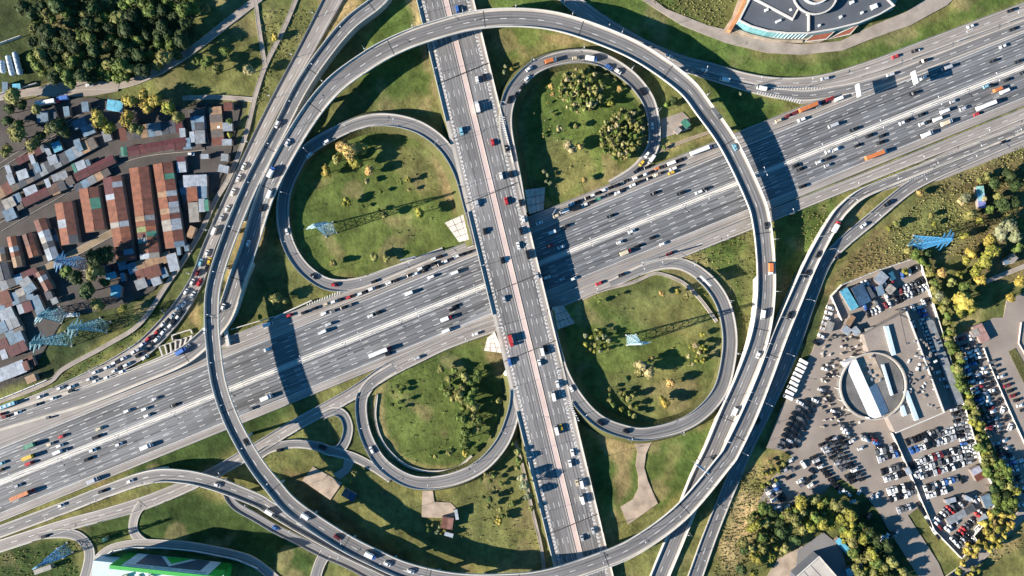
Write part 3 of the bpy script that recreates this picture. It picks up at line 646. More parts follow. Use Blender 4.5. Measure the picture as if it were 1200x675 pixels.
VEH = []
def vehicle(kind, c, X, Y, z, ang, where, group, pos, pitch=0):
    cn, rgb = COL[c]; f_ = random.uniform(.86, 1.08); rgb = tuple(v*f_ for v in rgb)
    if kind == 'c':
        b, g = random.choice(CARS); o = inst('car', b, None, rgb); inst('windows', g, o); nm = cn+' car'; cat = 'car'
    elif kind == 'v':
        o = inst('van', VAN[0], None, rgb); inst('windscreen', VAN[1], o); nm = cn+' van'; cat = 'van'
    elif kind in 'tl':
        T_ = TRUCK if kind == 't' else SEMI; o = empty('truck')
        cabc = COL[random.choice('wwrbws')][1] if c in 'woe' else rgb
        cb = inst('cab', T_[0], o, cabc); inst('windscreen', T_[1], cb); inst('cargo_box', T_[2], o, rgb)
        nm = ('long ' if kind == 'l' else 'short ')+cn+' truck'; cat = 'truck'
    else:
        o = inst('bus', BUS[0], None, rgb); inst('windows', BUS[1], o); [setattr(inst('roof_unit', BUS[2], o), 'location', (x_,0,0)) for x_ in (-3.8,-.6,2.8)]; nm = cn+' bus'; cat = 'bus'
    o.location = (X, Y, z); o.rotation_euler = (0, -pitch, ang)
    if kind in 'cv': o.scale = (1.08, 1.1, 1.18)
    reg(o, f'{nm} {where}', cat, group, pos=pos); VEH.append(pos)
    return o
def put_on_road(px, py, kind, c):
    best = None
    for k, r in ROADS.items():
        d = np.hypot(r.px[:,0]-px, r.px[:,1]-py); i = int(np.argmin(d))
        lim = (r.hw[i] if k != 'highway' else 25)/S+1.5
        if d[i] < lim and (best is None or r.D[i,2] > best[0]+.4): best = (r.D[i,2], r, i, d[i])
    if best is None: return None
    z, r, i, _ = best
    X, Y = W(px, py, z); t = r.T[i]; n = (t[1], -t[0])        # n points right of travel
    u = (X-r.D[i,0])*n[0]+(Y-r.D[i,1])*n[1]
    ang = math.atan2(t[1], t[0]); rev = u < 0 if r.flip == 2 else False
    j = min(i+1, len(r.D)-1); pitch = math.atan2(r.D[j,2]-r.D[j-1,2], r.q[1]-r.q[0])
    if rev: ang += math.pi; pitch = -pitch
    where = r.where
    if r.key == 'highway': where = 'on the upper half of the motorway' if u*(1) < 0 else 'on the lower half of the motorway'
    if r.key == 'overpass': where = 'on the left half of the overpass' if px < ovx(py) else 'on the right half of the overpass'
    return vehicle(kind, c, X, Y, z+.02, ang+random.uniform(-.02, .02), where, 'vehicles '+r.where, (px, py), pitch)
TILES = '''0 400|80 560 bc|360 485w|535 410w|630 400w|640 432k|475 500w|330 555g|165 625w|15 640r|60 660m|845 270w|795 330w|850 347w|945 230w|1015 185w|1055 165k|1090 150w|1015 258w|950 315w|1085 262w|1120 205w|1070 222k|1185 90w|1120 612w|440 666g
0 490|205 85w|400 12w|285 235 tn|545 160r|445 227e|530 240w|512 297 vw|270 337 ty|260 397r|20 395c|10 455k|875 92e|848 165k|820 280w|778 358k|1050 228w|165 590s|200 672 lo|820 545 ts|905 640k|1150 550w
160 360|395 390 tb|450 345w|320 75w|370 80w|280 118k|330 130k|238 150w|305 157w|215 195k|240 215w|185 215r|160 255k|185 282w|110 275r|150 312k|60 325w|95 375k|25 370s|20 420k|80 440w|370 5w|605 200w|1160 150 vw|1155 370w
160 450|165 130s|75 220w|95 277w|330 187k|85 550 tw|1135 122 tw|1020 215g|965 510k
300 300|690 255r|510 180k|125 590 vw|300 520r|430 495k|520 460k|625 420e|690 400w|740 385k|825 360r|870 345k|910 335w|955 317k|1020 290w|1062 277k|1040 225k|1170 237w|600 505w|675 487g|765 455k|830 432g|640 600s|1010 525w|585 668 vw
440 270|525 245w|565 232k|130 460w|175 442k|15 440k|20 500k|295 395k|355 382w|425 357k|405 332w|450 320k|512 292k|565 300k|612 275w|660 255k|712 230w|750 217k|815 195k|490 410w|290 555 vw|690 375 vw|960 10k|1115 265k|1130 605s|700 668k
600 200|520 295w|570 277k|460 358 vw|555 337 vk|640 300w|685 282k|660 242k|715 215w|757 197k|755 250n|810 170w|865 150k|850 210k|930 195w|970 170k|920 130k|1000 92k|1060 130w|1108 105k|1090 65w|1130 50k|1170 35w|240 460w|385 400e|345 545 vw|335 660r|430 672w|470 490k|865 400k|1050 535w|945 630w|1100 668k
540 160|280 55r|400 105k|355 350w|440 335k|400 570r|525 585k|145 590s
540 240|205 220 vk|550 130w|530 232k|505 360w|590 440 vk|350 490s|670 625s|885 655s|990 650w|755 640w
560 320|215 230w|285 580 tr|1065 90r|600 665k
580 400|415 85 vw|390 187w|130 180b|550 375w|670 415w|515 480 vw
590 480|465 177 vw|505 155y|605 375w|585 470w|685 645 vw|645 640e|850 115k|1075 190k
590 550|690 258 vw|785 535s|690 600s
480 0|420 85b
500 90|445 30w|510 10k|450 285 tw|305 480c|570 580r|700 630k|725 205k|785 165k|840 88k|885 15w
580 50|300 232w|285 320w|240 385k|475 170 to|710 140e|830 145 tw|1080 255w|1000 215b
700 60|385 360k|480 655w|1025 540 tg|945 170w|1115 255 vw|630 45w
740 140|135 310w|175 352 vw|90 385y|45 450k|130 425k|30 520w|120 480w|165 467k|50 560k|145 522k|215 490e|255 477k|230 430o|280 415k|350 385 vw|425 357k|590 280 lw|690 247k|735 232w|365 435w|400 420k|350 470y|195 650k|430 650k|590 640w|640 615k|905 245c
880 90|245 385e|325 345m|390 315m|490 275 lo|595 252s|640 237k|685 200 vm|765 197 vw|440 380w|715 430 vs|895 465k|1035 520k|1150 520k|1135 580k|930 607k|740 640w|680 658w|90 105 vw|645 20s
1040 0|65 500r|235 450k|725 235w|1075 95k|310 540k|1095 260k|20 660s|1010 410w|510 600 vs|920 540k|1140 545k|1190 640k
1040 80|310 85w|220 225k|130 480w|170 460k|295 410k|300 490w|345 478k|495 380 vw|570 295s|430 450 vw|490 488 te|320 590 tw|660 355s|845 335 lw|780 405r|865 160c|910 157k|960 190 vo|1020 205 vw|1045 105k|1010 650k
900 170|535 55w|595 37k|780 8k|445 150w|525 122k|520 180s|240 182k|280 214k|920 95 lo|300 365k|1045 515k
860 260|315 400 to|280 35k|880 60 tw|735 290k|635 460k|1135 30w|910 305k
840 350|400 140 vw|360 495w|635 150k
800 440|450 320 vw|660 400k
240 130|345 490w|300 590w|640 120w|730 280w|585 555 tw|925 390w|1070 275w
210 200|520 65w|475 190w|425 335w|375 415s|315 530 vw|800 205 vw|725 330k|610 640w|950 535w
190 280|400 125w|345 210c|420 195y|395 260k|315 300m|330 385r|270 380w|215 465w|275 490w|150 580k|190 575w|110 660w|165 655k|540 595w
220 480|265 660w|815 355k|1185 330k
240 550|125 130w|575 375 vw|625 510b|890 410 vw|1165 595m
340 585|695 480 tw|855 565w|1060 630w
380 440|420 655w
440 350|610 180 tw|625 280 vw|370 520s|880 310w|675 95k|30 472 lw|115 485k|20 125k
640 270|480 460r|660 390k|1085 205m|1025 118w|930 65k|680 200 te|650 105w|745 12w
0 585|545 50w|400 325k'''
for line in TILES.split('\n'):
    parts = line.split('|'); tx, ty = map(int, parts[0].split())
    for e in parts[1:]:
        a = e.split(); zx = int(a[0])
        if len(a) == 2: zy = int(a[1][:-1]); kind, c = 'c', a[1][-1]
        else: zy = int(a[1]); kind, c = a[2][0], a[2][1]
        px, py = tx+zx/7.5, ty+zy/7.5
        gap = 5.2 if kind == 'c' else (6.5 if kind == 'v' else 9)
        if any(math.hypot(px-x, py-y) < gap*.8 for x, y in VEH): continue
        put_on_road(px, py, kind, c)
n_road = len(VEH)
# parked cars: lines of bays (from, to, number, heading in degrees, colours, lot)
LOT1, LOT2, LOT3, LOT4 = 'parked in the left dark block of the car yard', 'parked in the grassy corner of the car yard', 'parked in the walled yard on the right', 'parked beyond the hedge at the right edge'
PK = []
def bays(x0, y0, x1, y1, n, head, cols, lot, kind='c', jit=.3):
    for k in range(n):
        t = k/(n-1) if n > 1 else 0
        PK.append((x0+(x1-x0)*t+random.uniform(-jit, jit), y0+(y1-y0)*t+random.uniform(-jit, jit), head+random.uniform(-3, 3), random.choice(cols), lot, kind))
dark = 'kkkkkkkggwsw'; mixc = 'kkkkkgggssswwwwwbm'; lite = 'wwwwssk'
bays(941,424,922.5,465,9,-28,'w','in the row beside the right ramp','v')
bays(937,472,913,524,9,-25,'kkkkkwkg',LOT1); bays(946,470,922,523,9,-25,'kkkkgkks',LOT1); bays(954.5,469,931,522,9,-25,'kkkkwkgk',LOT1)
bays(948,523,981,562,11,20,'kkkkkwks',LOT2); bays(965,521,993,560,8,22,'kkkgwkbs',LOT2); bays(978,522,1008,558,8,22,'kkbwwsk',LOT2)
bays(919,552,930,581,5,-40,dark,LOT2); bays(930,562,937,577,3,-40,lite,LOT2); bays(902,572,917,598,5,40,mixc,LOT2)
for x, y, h, c in ((926,539,30,'w'),(936,551,30,'w'),(941,544,-55,'w'),(947,561,40,'k'),(951,552,-30,'k'),(949,568,35,'w'),(927,599,50,'s'),(993,578,-40,'s'),(999,587,10,'s'),(1017,582,5,'w'),(1029,584,40,'w'),(1024,594,20,'w'),(1007,574,0,'w'),(978,513,20,'s'),(1008,525,20,'w'),(990,505,30,'w'),(998,516,30,'w')): PK.append((x,y,h,c,LOT2,'c'))
bays(962,455,969,472,4,-18,'kkg','parked by the round building'); bays(970,474,976,487,3,-25,'ww','parked by the round building'); PK.append((981.5,494,-25,'k','parked by the round building','c'))
bays(1026,535,1048,530,5,-62,'kbwkr',LOT3); bays(1028,543,1046,538,4,-62,'kkkr',LOT3)
bays(1035,559,1058,551,6,-62,mixc,LOT3); bays(1041,566,1064,558,6,-62,dark,LOT3)
bays(1053,581,1069,574,5,-62,'wwwwk',LOT3); bays(1058.5,592,1075,585,5,-62,'wwwkw',LOT3)
bays(1068,546,1095,536,8,-62,'kkkbkwk',LOT3); bays(1103,534,1119,530,5,-62,'rwwwk',LOT3); bays(1103,543,1112,540,3,-62,'wkw',LOT3)
bays(1071,557,1113,544,12,-62,dark,LOT3); bays(1082,565,1124,553,12,-62,'kkkkgbkk',LOT3); bays(1086,572,1126,562,11,-62,'kkkkgk',LOT3); bays(1087,580,1106,574,6,-62,'wwbwk',LOT3)
bays(1063,518,1105,502,11,-65,'kkgswkmk',LOT3); bays(1067,528,1080,522,4,-65,'bskk',LOT3); bays(1088,518,1100,514,4,-65,'kkgk',LOT3)
bays(1071,540,1120,530,0,-65,'k',LOT3)
bays(1116,482,1129,537,12,14,'kwkwkkwrkkwk',LOT3); bays(1124,478,1140,536,13,14,'wkkwkkwwkkwks',LOT3)
bays(1080,374,1093,410,9,14,'w',LOT3); bays(1084,420,1110,452,5,14,'w','parked in the deep shade beside the long grey shed')
bays(1076,592,1098,628,9,-55,'kkkwkbk',LOT3); bays(1090,632,1130,650,0,0,'k',LOT3)
for k in range(34):
    t = random.random(); s_ = random.random()
    x = 1012+t*62+s_*10; y = 330-t*22+s_*34
    PK.append((x, y, random.choice((-62,20,70,10)), random.choice(mixc), 'parked in the crowded top corner of the yard', 'c'))
bays(972,361,965,385,5,-20,'wwswk','parked along the left fence of the yard'); bays(962,394,956,402,2,-30,'wk','parked along the left fence of the yard')
bays(1026,366,1045,356,5,-62,'kkkw','parked in the crowded top corner of the yard'); bays(1040,366,1062,356,5,-62,'wwkw','parked in the crowded top corner of the yard')
bays(1076,360,1086,374,4,14,'ccb','parked in the crowded top corner of the yard')
for k in range(14):
    PK.append((random.uniform(1108,1150), random.uniform(585,622), random.uniform(0,90), random.choice('wwsrkb'), 'parked in the scrap corner of the walled yard', 'c'))
bays(1118,398,1138,392,5,-62,'kwksw',LOT4); bays(1119,405,1137,399,5,-62,'wkwkk',LOT4)
bays(1126,417,1140,414,3,10,'kck',LOT4); bays(1130,425,1142,430,3,10,'swk',LOT4)
bays(1136,438,1158,490,11,18,'wkskkkwkkkw',LOT4); bays(1146,440,1168,492,9,18,'kkgkkbkkk',LOT4)
bays(1148,420,1182,500,9,70,'kkkwrkkwk',LOT4); bays(1163,500,1178,520,4,18,'wwkw',LOT4); bays(1176,525,1200,545,5,18,'wwwrw',LOT4)
bays(1161,424,1198,480,11,18,'kkkgkwkmkkw','parked in the far right lot by the kerb'); bays(1170,528,1196,590,8,18,'kwkwskbk',LOT4)
for x, y, h, c in ((106,100,10,'w'),(225,181,0,'w'),(259,150,0,'w'),(150,300,20,'w')): PK.append((x,y,h,c,'parked at the market','c'))
PK.append((57,121.5,10,'w','parked at the market lane','l')); PK.append((78,116,10,'b','parked at the market lane','t')); PK.append((86,369,5,'w','parked below the pylons','t'))
NB = len(PK)
def lot_fill(poly, rowdir, rowgap, gap, head, cols, lot, dens=.85, aisle=2):
    """bays in straight rows over a polygon; every second pair of rows is split by a driving aisle"""
    PK[:NB] = [q if q is None or q[5] != 'c' or not polymask(poly, np.array([q[0]]), np.array([q[1]]))[0] else None for q in PK[:NB]]
    P = np.array(poly, float); c = P.mean(0); a = R(rowdir); u = np.array((math.cos(a), -math.sin(a))); v = np.array((math.sin(a), math.cos(a))); off = 0; k = 0
    rad = np.abs(P-c).sum(1).max(); t = -rad
    while t < rad:
        q = -rad
        while q < rad:
            x, y = c+u*q+v*t
            if random.random() < dens and polymask(poly, np.array([x]), np.array([y]))[0]: PK.append((x+random.uniform(-.3,.3), y+random.uniform(-.3,.3), head+random.uniform(-3,3), random.choice(cols), lot, 'c'))
            q += gap
        k += 1; t += rowgap if k % aisle else rowgap*1.75
lot_fill([(1066,523),(1106,500),(1116,500),(1128,545),(1126,562),(1086,586)], 17, 8.6, 4.2, -72, mixc, LOT3, .95, 3)
lot_fill([(1112,480),(1128,476),(1146,536),(1128,545)], 17, 4.6, 8.6, 14, mixc, LOT3, .92, 99)
lot_fill([(1022,528),(1052,522),(1078,586),(1050,602)], 17, 8.8, 4.2, -72, mixc, LOT3, .93)
lot_fill([(944,518),(985,512),(1014,562),(985,578),(962,562)], -50, 10, 4.7, 24, dark, LOT2, .88, 3)
lot_fill([(895,568),(922,540),(945,556),(936,602),(905,606)], -62, 10, 5, 30, mixc, LOT2, .68)
lot_fill([(1000,352),(1000,338),(1073,306),(1092,352),(1060,366),(1015,376)], 25, 9, 4.6, -65, mixc, 'parked in the crowded top corner of the yard', .72)
lot_fill([(1118,398),(1142,388),(1166,470),(1196,545),(1204,600),(1176,555),(1150,500)], -68, 9, 4.6, 15, mixc, LOT4, .8, 3)
lot_fill([(1094,612),(1112,590),(1158,580),(1160,600),(1138,625),(1143,634),(1125,650)], 45, 8, 4.6, -45, mixc+'yr', 'parked in the scrap corner of the walled yard', .75, 3)
lot_fill([(955,428),(968,420),(978,470),(1000,505),(1040,515),(1030,524),(985,508),(962,470)], -60, 9, 4.8, -18, mixc, 'parked by the round building', .6, 2)
lot_fill([(1062,380),(1070,372),(1086,420),(1110,470),(1100,478),(1112,470),(1080,400)], -70, 8, 5, 14, lite, 'parked in the deep shade beside the long grey shed', .8, 9)
lot_fill([(1000,566),(1030,580),(1056,630),(1035,640),(1005,600)], 20, 11, 6, 60, lite, 'parked in the shade near the bottom wood', .4)
MAXP = 300
used = []; extra = []
def taken(x, y, kind): return any(math.hypot(x-a, y-b) < (3.7 if kind == 'c' else 3.6) for a, b in used)
PK = [q for q in PK if q]
for x, y, h, c, lot, kind in PK:
    if taken(x, y, kind): continue
    used.append((x, y)); X, Y = W(x, y); z = .1 if y > 200 and x > 600 else .45; ang = R(h)+(math.pi if random.random() < .4 else 0)
    if kind == 'c' and len(used) > MAXP+14: extra.append((X, Y, z, ang, c)); continue
    o = vehicle(kind, c, X, Y, z, ang, lot, 'vehicles '+lot, (x, y))
    if kind == 'c': o.name = 'parked_car'; o['category'] = 'parked car'
if extra:
    parts = []
    for X, Y, z, ang, c in extra:
        b, g = random.choice(CARS); mx = Matrix.Translation((X, Y, z)) @ Matrix.Rotation(ang, 4, 'Z') @ Matrix.Diagonal((1.08, 1.1, 1.18, 1))
        f_ = random.uniform(.86, 1.08); rgb = tuple(v*f_ for v in COL[c][1]); parts += [(b, mx, rgb, 0), (g, mx, rgb, 2)]
    o = merged('parked_car_mass', parts, ['paint_mass', 'tyre', 'glass']); o['label'] = 'remaining cars parked close together over the right-hand yards'; o['category'] = 'parked cars'
print('vehicles on roads', n_road, 'parked', len(used), 'massed', len(extra))
# ------------------------------------------------------------------ trees
def crown_mesh(seed, clumps=70, per=26, leaf=.075, flat=.8):
    rr = random.Random(seed); V = []; F = []
    # uneven outline: a few lobes
    lobes = [(Vector((rr.uniform(-1,1), rr.uniform(-1,1), rr.uniform(-.4,1))).normalized()*rr.uniform(.25,.5), rr.uniform(.45,.62)) for _ in range(rr.randint(5,8))]
    for _ in range(clumps):
        c, R_ = rr.choice(lobes)
        d = Vector((rr.gauss(0,1), rr.gauss(0,1), rr.gauss(.35,1))).normalized(); p = c+d*R_*rr.uniform(.72,1.02); p.z *= flat
        cr = rr.uniform(.10,.2)
        for _ in range(per):
            e = Vector((rr.gauss(0,1), rr.gauss(0,1), rr.gauss(.2,1))).normalized(); q = p+e*cr*rr.uniform(.4,1)
            n = (e+d*.6+Vector((rr.uniform(-.5,.5), rr.uniform(-.5,.5), rr.uniform(0,.7)))).normalized()
            u = n.cross(Vector((rr.uniform(-1,1), rr.uniform(-1,1), .3))).normalized(); v = n.cross(u)
            s = leaf*rr.uniform(.55,1.15); t = leaf*rr.uniform(.4,.8); i = len(V)
            V += [tuple(q-u*s), tuple(q+v*t*.8), tuple(q+u*s), tuple(q-v*t*.8)]; F.append((i,i+1,i+2,i+3))
    # inner twig mass that stops light shining straight through
    for c, R_ in lobes:
        i = len(V); n = 7; R2 = R_*.86
        ring = [[(c.x+R2*math.cos(a)*math.sin(b)*rr.uniform(.75,1.1), c.y+R2*math.sin(a)*math.sin(b)*rr.uniform(.75,1.1), (c.z+R2*math.cos(b))*flat) for a in [2*math.pi*k/n for k in range(n)]] for b in (.45, 1.1, 1.75, 2.5)]
        for rg in ring: V += rg
        for a in range(3):
            for k in range(n): F.append((i+a*n+k, i+(a+1)*n+k, i+(a+1)*n+(k+1)%n, i+a*n+(k+1)%n))
        F.append(tuple(i+k for k in range(n)))
    me = bpy.data.meshes.new('crown'); me.from_pydata(V, [], F); me.materials.append(M['leaf']); me.update(); return me
def trunk_mesh(seed):
    rr = random.Random(seed); b = MB(); b.bar((0,0,-.1), (.02,.01,.75), .05, 0, .032, 7)
    for k in range(5):
        a = 2*math.pi*k/5+rr.uniform(-.4,.4); z = rr.uniform(.5,.72); b.bar((.01,.005,z), (.45*math.cos(a), .45*math.sin(a), z+rr.uniform(.3,.6)), .026, 0, .008, 5)
    b.bar((.02,.01,.74), (.05,.02,1.35), .032, 0, .008, 6)
    return b.mesh('trunk', 'bark')
CROWN = [crown_mesh(s) for s in range(9)]; SPARSE = [crown_mesh(50+s, 26, 20, .10) for s in range(4)]; SMALL = [crown_mesh(80+s, 20, 14, .13, .95) for s in range(5)]; TRUNK = [trunk_mesh(s) for s in range(4)]
TC = dict(d=('dark green',(.034,.052,.016)), g=('green',(.085,.115,.026)), o=('olive',(.15,.145,.045)), y=('yellow',(.27,.215,.045)), l=('yellow-green',(.17,.165,.03)), a=('orange',(.32,.22,.075)), e=('pale straw-coloured',(.26,.22,.105)), p=('pale grey-green',(.17,.18,.095)))
TREES = []; SPECS = []
def tree(px, py, r, c, where, hk=1.0, sparse=False, group=None):
    SPECS.append((r, px, py, c, where, hk, sparse)); TREES.append((px, py, r))
def plant_all(limit=300):
    """the largest trees are individuals with trunk and crown, the small rest of the woods one mass"""
    mass = []; n = 0
    for r, px, py, c, where, hk, sparse in sorted(SPECS, key=lambda t: -t[0]):
        rad = r*S*1.06; h = max(1.0, rad*hk); name = 'shrub' if rad < 2.3 and hk < 1.9 else 'tree'
        cn, rgb = TC[c]; zc = h*1.0; X, Y = W(px, py, zc+.5*rad)
        me = random.choice(SPARSE if sparse else CROWN); f_ = random.uniform(.8,1.2); tone = tuple(v*f_*random.uniform(.95,1.05) for v in rgb)
        sc = (rad*random.uniform(.92,1.12), rad*random.uniform(.92,1.12), rad*random.uniform(.8,1.0)); rot = (random.uniform(-.1,.1), random.uniform(-.1,.1), random.uniform(0,6.28))
        if name == 'tree': n += 1
        if name == 'tree' and n > limit:
            mx = Matrix.Translation((X, Y, zc)) @ Matrix.Rotation(rot[2], 4, 'Z') @ Matrix.Diagonal((*sc, 1)); mass.append((random.choice(SMALL), mx, tone, 0)); continue
        o = empty(name, (X, Y, -.45), random.uniform(0, 6.28))
        cr = inst('crown', me, o, tone); cr.scale = sc; cr.location = (0, 0, zc+.45); cr.rotation_euler = rot
        if rad > 1.2:
            t = inst('trunk', random.choice(TRUNK), o); k = (zc+.1*rad)/1.0; t.scale = (max(k*.9, rad*.9),)*2+(k,)
        reg(o, f'{cn} {name} {where}', name, f'{name}s {where}', pos=(px, py))
    if mass:
        o = merged('tree_mass', mass, ['leaf_mass']); o['label'] = 'smaller trees filling the woods and hedge rows'; o['category'] = 'trees'
    print('trees', n, 'massed', len(mass))
def wood(poly, n, rmin, rmax, cols, where, gap=.8, hk=1.1, sparse=False, tries=60):
    P = np.array(poly, float); x0, y0 = P.min(0); x1, y1 = P.max(0); own = []; k = 0; t = 0
    while k < n and t < n*tries:
        t += 1; x, y = random.uniform(x0, x1), random.uniform(y0, y1); r = random.uniform(rmin, rmax)
        if not polymask(poly, np.array([x]), np.array([y]))[0]: continue
        if any(math.hypot(x-a, y-b) < (r+q)*gap for a, b, q in own): continue
        own.append((x, y, r)); tree(x, y, r, random.choice(cols), where, hk*random.uniform(.85,1.15), sparse); k += 1
wood([(18,-12),(228,-12),(224,35),(205,66),(150,90),(95,98),(48,94),(34,70),(30,30)], 105, 7, 11.5, 'ddddddggdgo', 'in the wood at the top left', .60, 1.5)
for x, y, r, c in ((150,117,10,'y'),(167,110,9,'y'),(180,117,10,'y'),(196,124,10,'l'),(206,136,9,'o'),(168,124,9,'y'),(113,137,12,'y'),(146,138,10,'y'),(157,150,9,'o'),(125,148,9,'l'),(15,157,12,'o'),(33,166,10,'o'),(66,146,12,'d'),(55,150,8,'o'),(12,112,11,'o'),(240,72,8,'g'),(262,60,8,'g'),(252,78,9,'o'),(229,70,6,'g'),(240,8,6,'o'),(291,80,8,'e'),(112,300,14,'d'),(108,320,12,'o'),(88,325,11,'d'),(100,340,12,'d'),(75,318,8,'g'),(142,362,7,'l'),(112,356,9,'o'),(120,330,8,'d'),(268,141,4,'g'),(269,158,4,'l')): tree(x, y, r, c, 'around the market on the left', 1.3)
for x, y, r, c in ((8,128,9,'d'),(24,122,8,'d'),(40,128,7,'o'),(6,140,8,'d'),(45,160,8,'d'),(75,155,7,'d'),(20,145,8,'g'),(4,176,8,'o')): tree(x, y, r, c, 'around the market on the left', 1.2)
tree(321,42,5,'y','beside the upper-left ramp',.9)
W1 = 'in the upper-left loop'
for x, y, r, c in ((411,177,12,'a'),(400,170,10,'a'),(421,172,10,'y'),(415,188,9,'l'),(394,186,8,'o'),(432,199,7,'a'),(380,200,8,'y'),(405,236,6,'l'),(450,252,6,'o'),(491,248,8,'l'),(446,224,3,'g'),(478,210,4,'l'),(438,301,6,'o'),(452,303,5,'o'),(390,308,5,'o'),(470,214,3,'g'),(480,222,3,'o'),(430,212,4,'e'),(425,242,3,'g'),(444,246,3,'g')): tree(x, y, r, c, W1, 1.2, c == 'o')
W2 = 'in the upper-right loop'
wood([(655,90),(672,80),(695,80),(706,92),(706,112),(695,128),(675,132),(658,122)], 75, 2.8, 4.6, 'ooooeg', W2, .5, 2.4)
wood([(703,150),(718,135),(738,125),(752,135),(754,158),(745,180),(725,188),(708,178)], 85, 2.8, 4.6, 'ooooeg', W2, .5, 2.4)
for x, y, r, c in ((668,171,8,'e'),(680,172,6,'a'),(656,150,5,'e'),(675,147,5,'o'),(727,104,5,'a'),(716,120,5,'l'),(637,201,3,'p'),(642,205,3,'p'),(640,213,3,'p'),(645,214,3,'p'),(685,211,5,'a'),(646,100,5,'a'),(648,110,4,'a'),(592,77,3,'p'),(591,84,3,'p'),(600,80,3,'y')): tree(x, y, r, c, W2, 1.1)
wood([(625,80),(660,150),(650,190),(625,150)], 10, 1.2, 2.2, 'lpo', W2, 1, .8)
W3 = 'in the lower-right loop'
wood([(682,392),(700,385),(716,395),(714,412),(695,416),(683,408)], 15, 2.6, 4.2, 'lplo', W3, .62, 1.5)
wood([(710,455),(728,450),(748,470),(745,490),(720,485)], 15, 2.6, 4.6, 'olgo', W3, .62, 1.4)
wood([(808,400),(835,405),(832,430),(815,440),(806,425)], 14, 2.6, 4.4, 'lloe', W3, .68, 1.5, True)
for x, y, r, c in ((752,428,9,'e'),(760,435,9,'e'),(749,437,7,'o'),(763,421,6,'a'),(787,449,7,'a'),(781,473,7,'y'),(776,468,5,'l'),(736,444,5,'d'),(703,353,3.5,'g'),(724,346,3,'g'),(776,344,4,'a'),(795,342,5,'l'),(805,347,4,'o'),(824,392,4,'l')): tree(x, y, r, c, W3, 1.2)
W4 = 'in the lower-left loop'
wood([(538,440),(560,440),(563,480),(556,520),(538,525),(534,480)], 15, 6, 9.5, 'oggog', W4, .5, 1.4)
wood([(515,430),(535,425),(535,470),(518,475)], 9, 4, 6.5, 'gdo', W4, .6, 1.3)
wood([(458,450),(475,450),(472,480),(458,482)], 7, 2.4, 3.6, 'gdd', W4, .8, 1.2)
for x, y, r, c in ((555,505,6,'l'),(527,530,5,'o'),(545,532,5,'y'),(510,535,4,'o'),(585,470,5,'o'),(505,535,3,'g')): tree(x, y, r, c, W4, 1.3)
W5 = 'between the lower-left loop and the bottom flyover'
wood([(560,548),(598,560),(606,600),(590,612),(566,590)], 12, 3, 4.6, 'gogd', W5, .8, 1.4)
wood([(492,612),(520,612),(522,625),(498,625)], 8, 2, 3.4, 'gpo', W5, .8, 1.1)
for x, y, r, c in ((410,565,4,'g'),(415,555,4,'o'),(585,612,5,'y'),(590,605,4,'g')): tree(x, y, r, c, W5, 1.1)
W6 = 'in the strip left of the lower overpass'
for x, y, r, c, hk in ((606,530,6,'o',1.9),(608,541,6,'g',2.2),(611,560,6,'p',2.6),(615,571,7,'p',2.6),(619,582,6,'p',2.4),(607,549,5,'o',2),(623,596,5,'o',1.8),(600,520,4,'g',1.6)): tree(x, y, r, c, W6, hk)
W7 = 'in the rough ground at the right'
for x, y, r, c in ((1133,354,13,'y'),(1128,364,10,'l'),(1139,362,10,'l'),(1139,298,8,'y'),(1134,305,7,'l'),(1164,295,12,'l'),(1158,306,11,'l'),(1147,317,9,'l'),(1152,327,8,'y'),(1107,319,7,'a'),(1104,347,7,'p'),(1126,322,5,'l'),(1117,331,6,'o'),(1110,352,7,'o'),(1112,370,6,'g'),(1133,336,7,'g'),(1196,329,8,'y'),(1188,348,7,'y'),(1140,252,9,'o'),(1132,275,6,'l'),(1184,264,12,'p'),(1176,272,10,'p'),(1190,276,10,'p'),(1186,256,9,'o'),(1133,230,7,'p'),(1128,236,5,'e'),(1164,283,9,'y'),(1150,258,6,'l'),(1170,214,9,'d'),(1185,206,10,'d'),(1195,216,10,'d'),(1160,206,6,'o'),(1178,240,10,'d'),(1192,240,10,'d'),(1162,244,7,'g'),(1150,210,5,'o'),(1080,226,5,'a'),(1052,262,5,'o'),(1043,268,5,'l'),(1096,262,4,'l'),(1092,252,4,'o'),(1062,318,5,'l'),(1075,298,7,'g'),(1083,305,7,'g'),(1089,297,6,'d'),(1065,294,5,'o'),(1172,230,6,'o'),(1155,233,4,'e'),(1199,262,8,'g'),(1195,290,8,'g')): tree(x, y, r, c, W7, 1.2)
W8 = 'in the hedge row right of the yard'
for k in range(34):
    t = k/33; x = 1088+t*28+random.uniform(-4,4); y = 312+t*82+random.uniform(-4,4); tree(x, y, random.uniform(3.6,6), random.choice('goglo'), W8, 1.2)
for k in range(44):
    t = k/43; x = 1112+t*52+random.uniform(-6,6); y = 394+t*150+random.uniform(-5,5); tree(x, y, random.uniform(4.2,7), random.choice('gloglo' if t > .4 else 'gogg'), W8, 1.2)
W9 = 'in the trees at the lower right'
wood([(1152,535),(1180,545),(1195,580),(1190,600),(1168,600),(1158,560)], 18, 5.5, 8.5, 'glgdo', W9, .62, 1.3)
wood([(1150,610),(1180,598),(1196,605),(1180,635),(1150,655),(1133,650),(1150,632)], 20, 4.5, 7, 'yylly', W9, .62, 1.2)
wood([(1120,660),(1140,655),(1150,672),(1130,685),(1110,680)], 8, 4, 6, 'lyo', W9, .7, 1.2)
W10 = 'in the wood along the bottom edge'
wood([(930,592),(948,580),(985,588),(998,604),(976,622),(955,628),(935,622),(925,605)], 24, 5, 11, 'lolgol', W10, .5, 1.2)
wood([(880,600),(900,590),(930,605),(936,640),(905,655),(885,680),(870,680),(866,640)], 30, 4, 10, 'olodgl', W10, .52, 1.2)
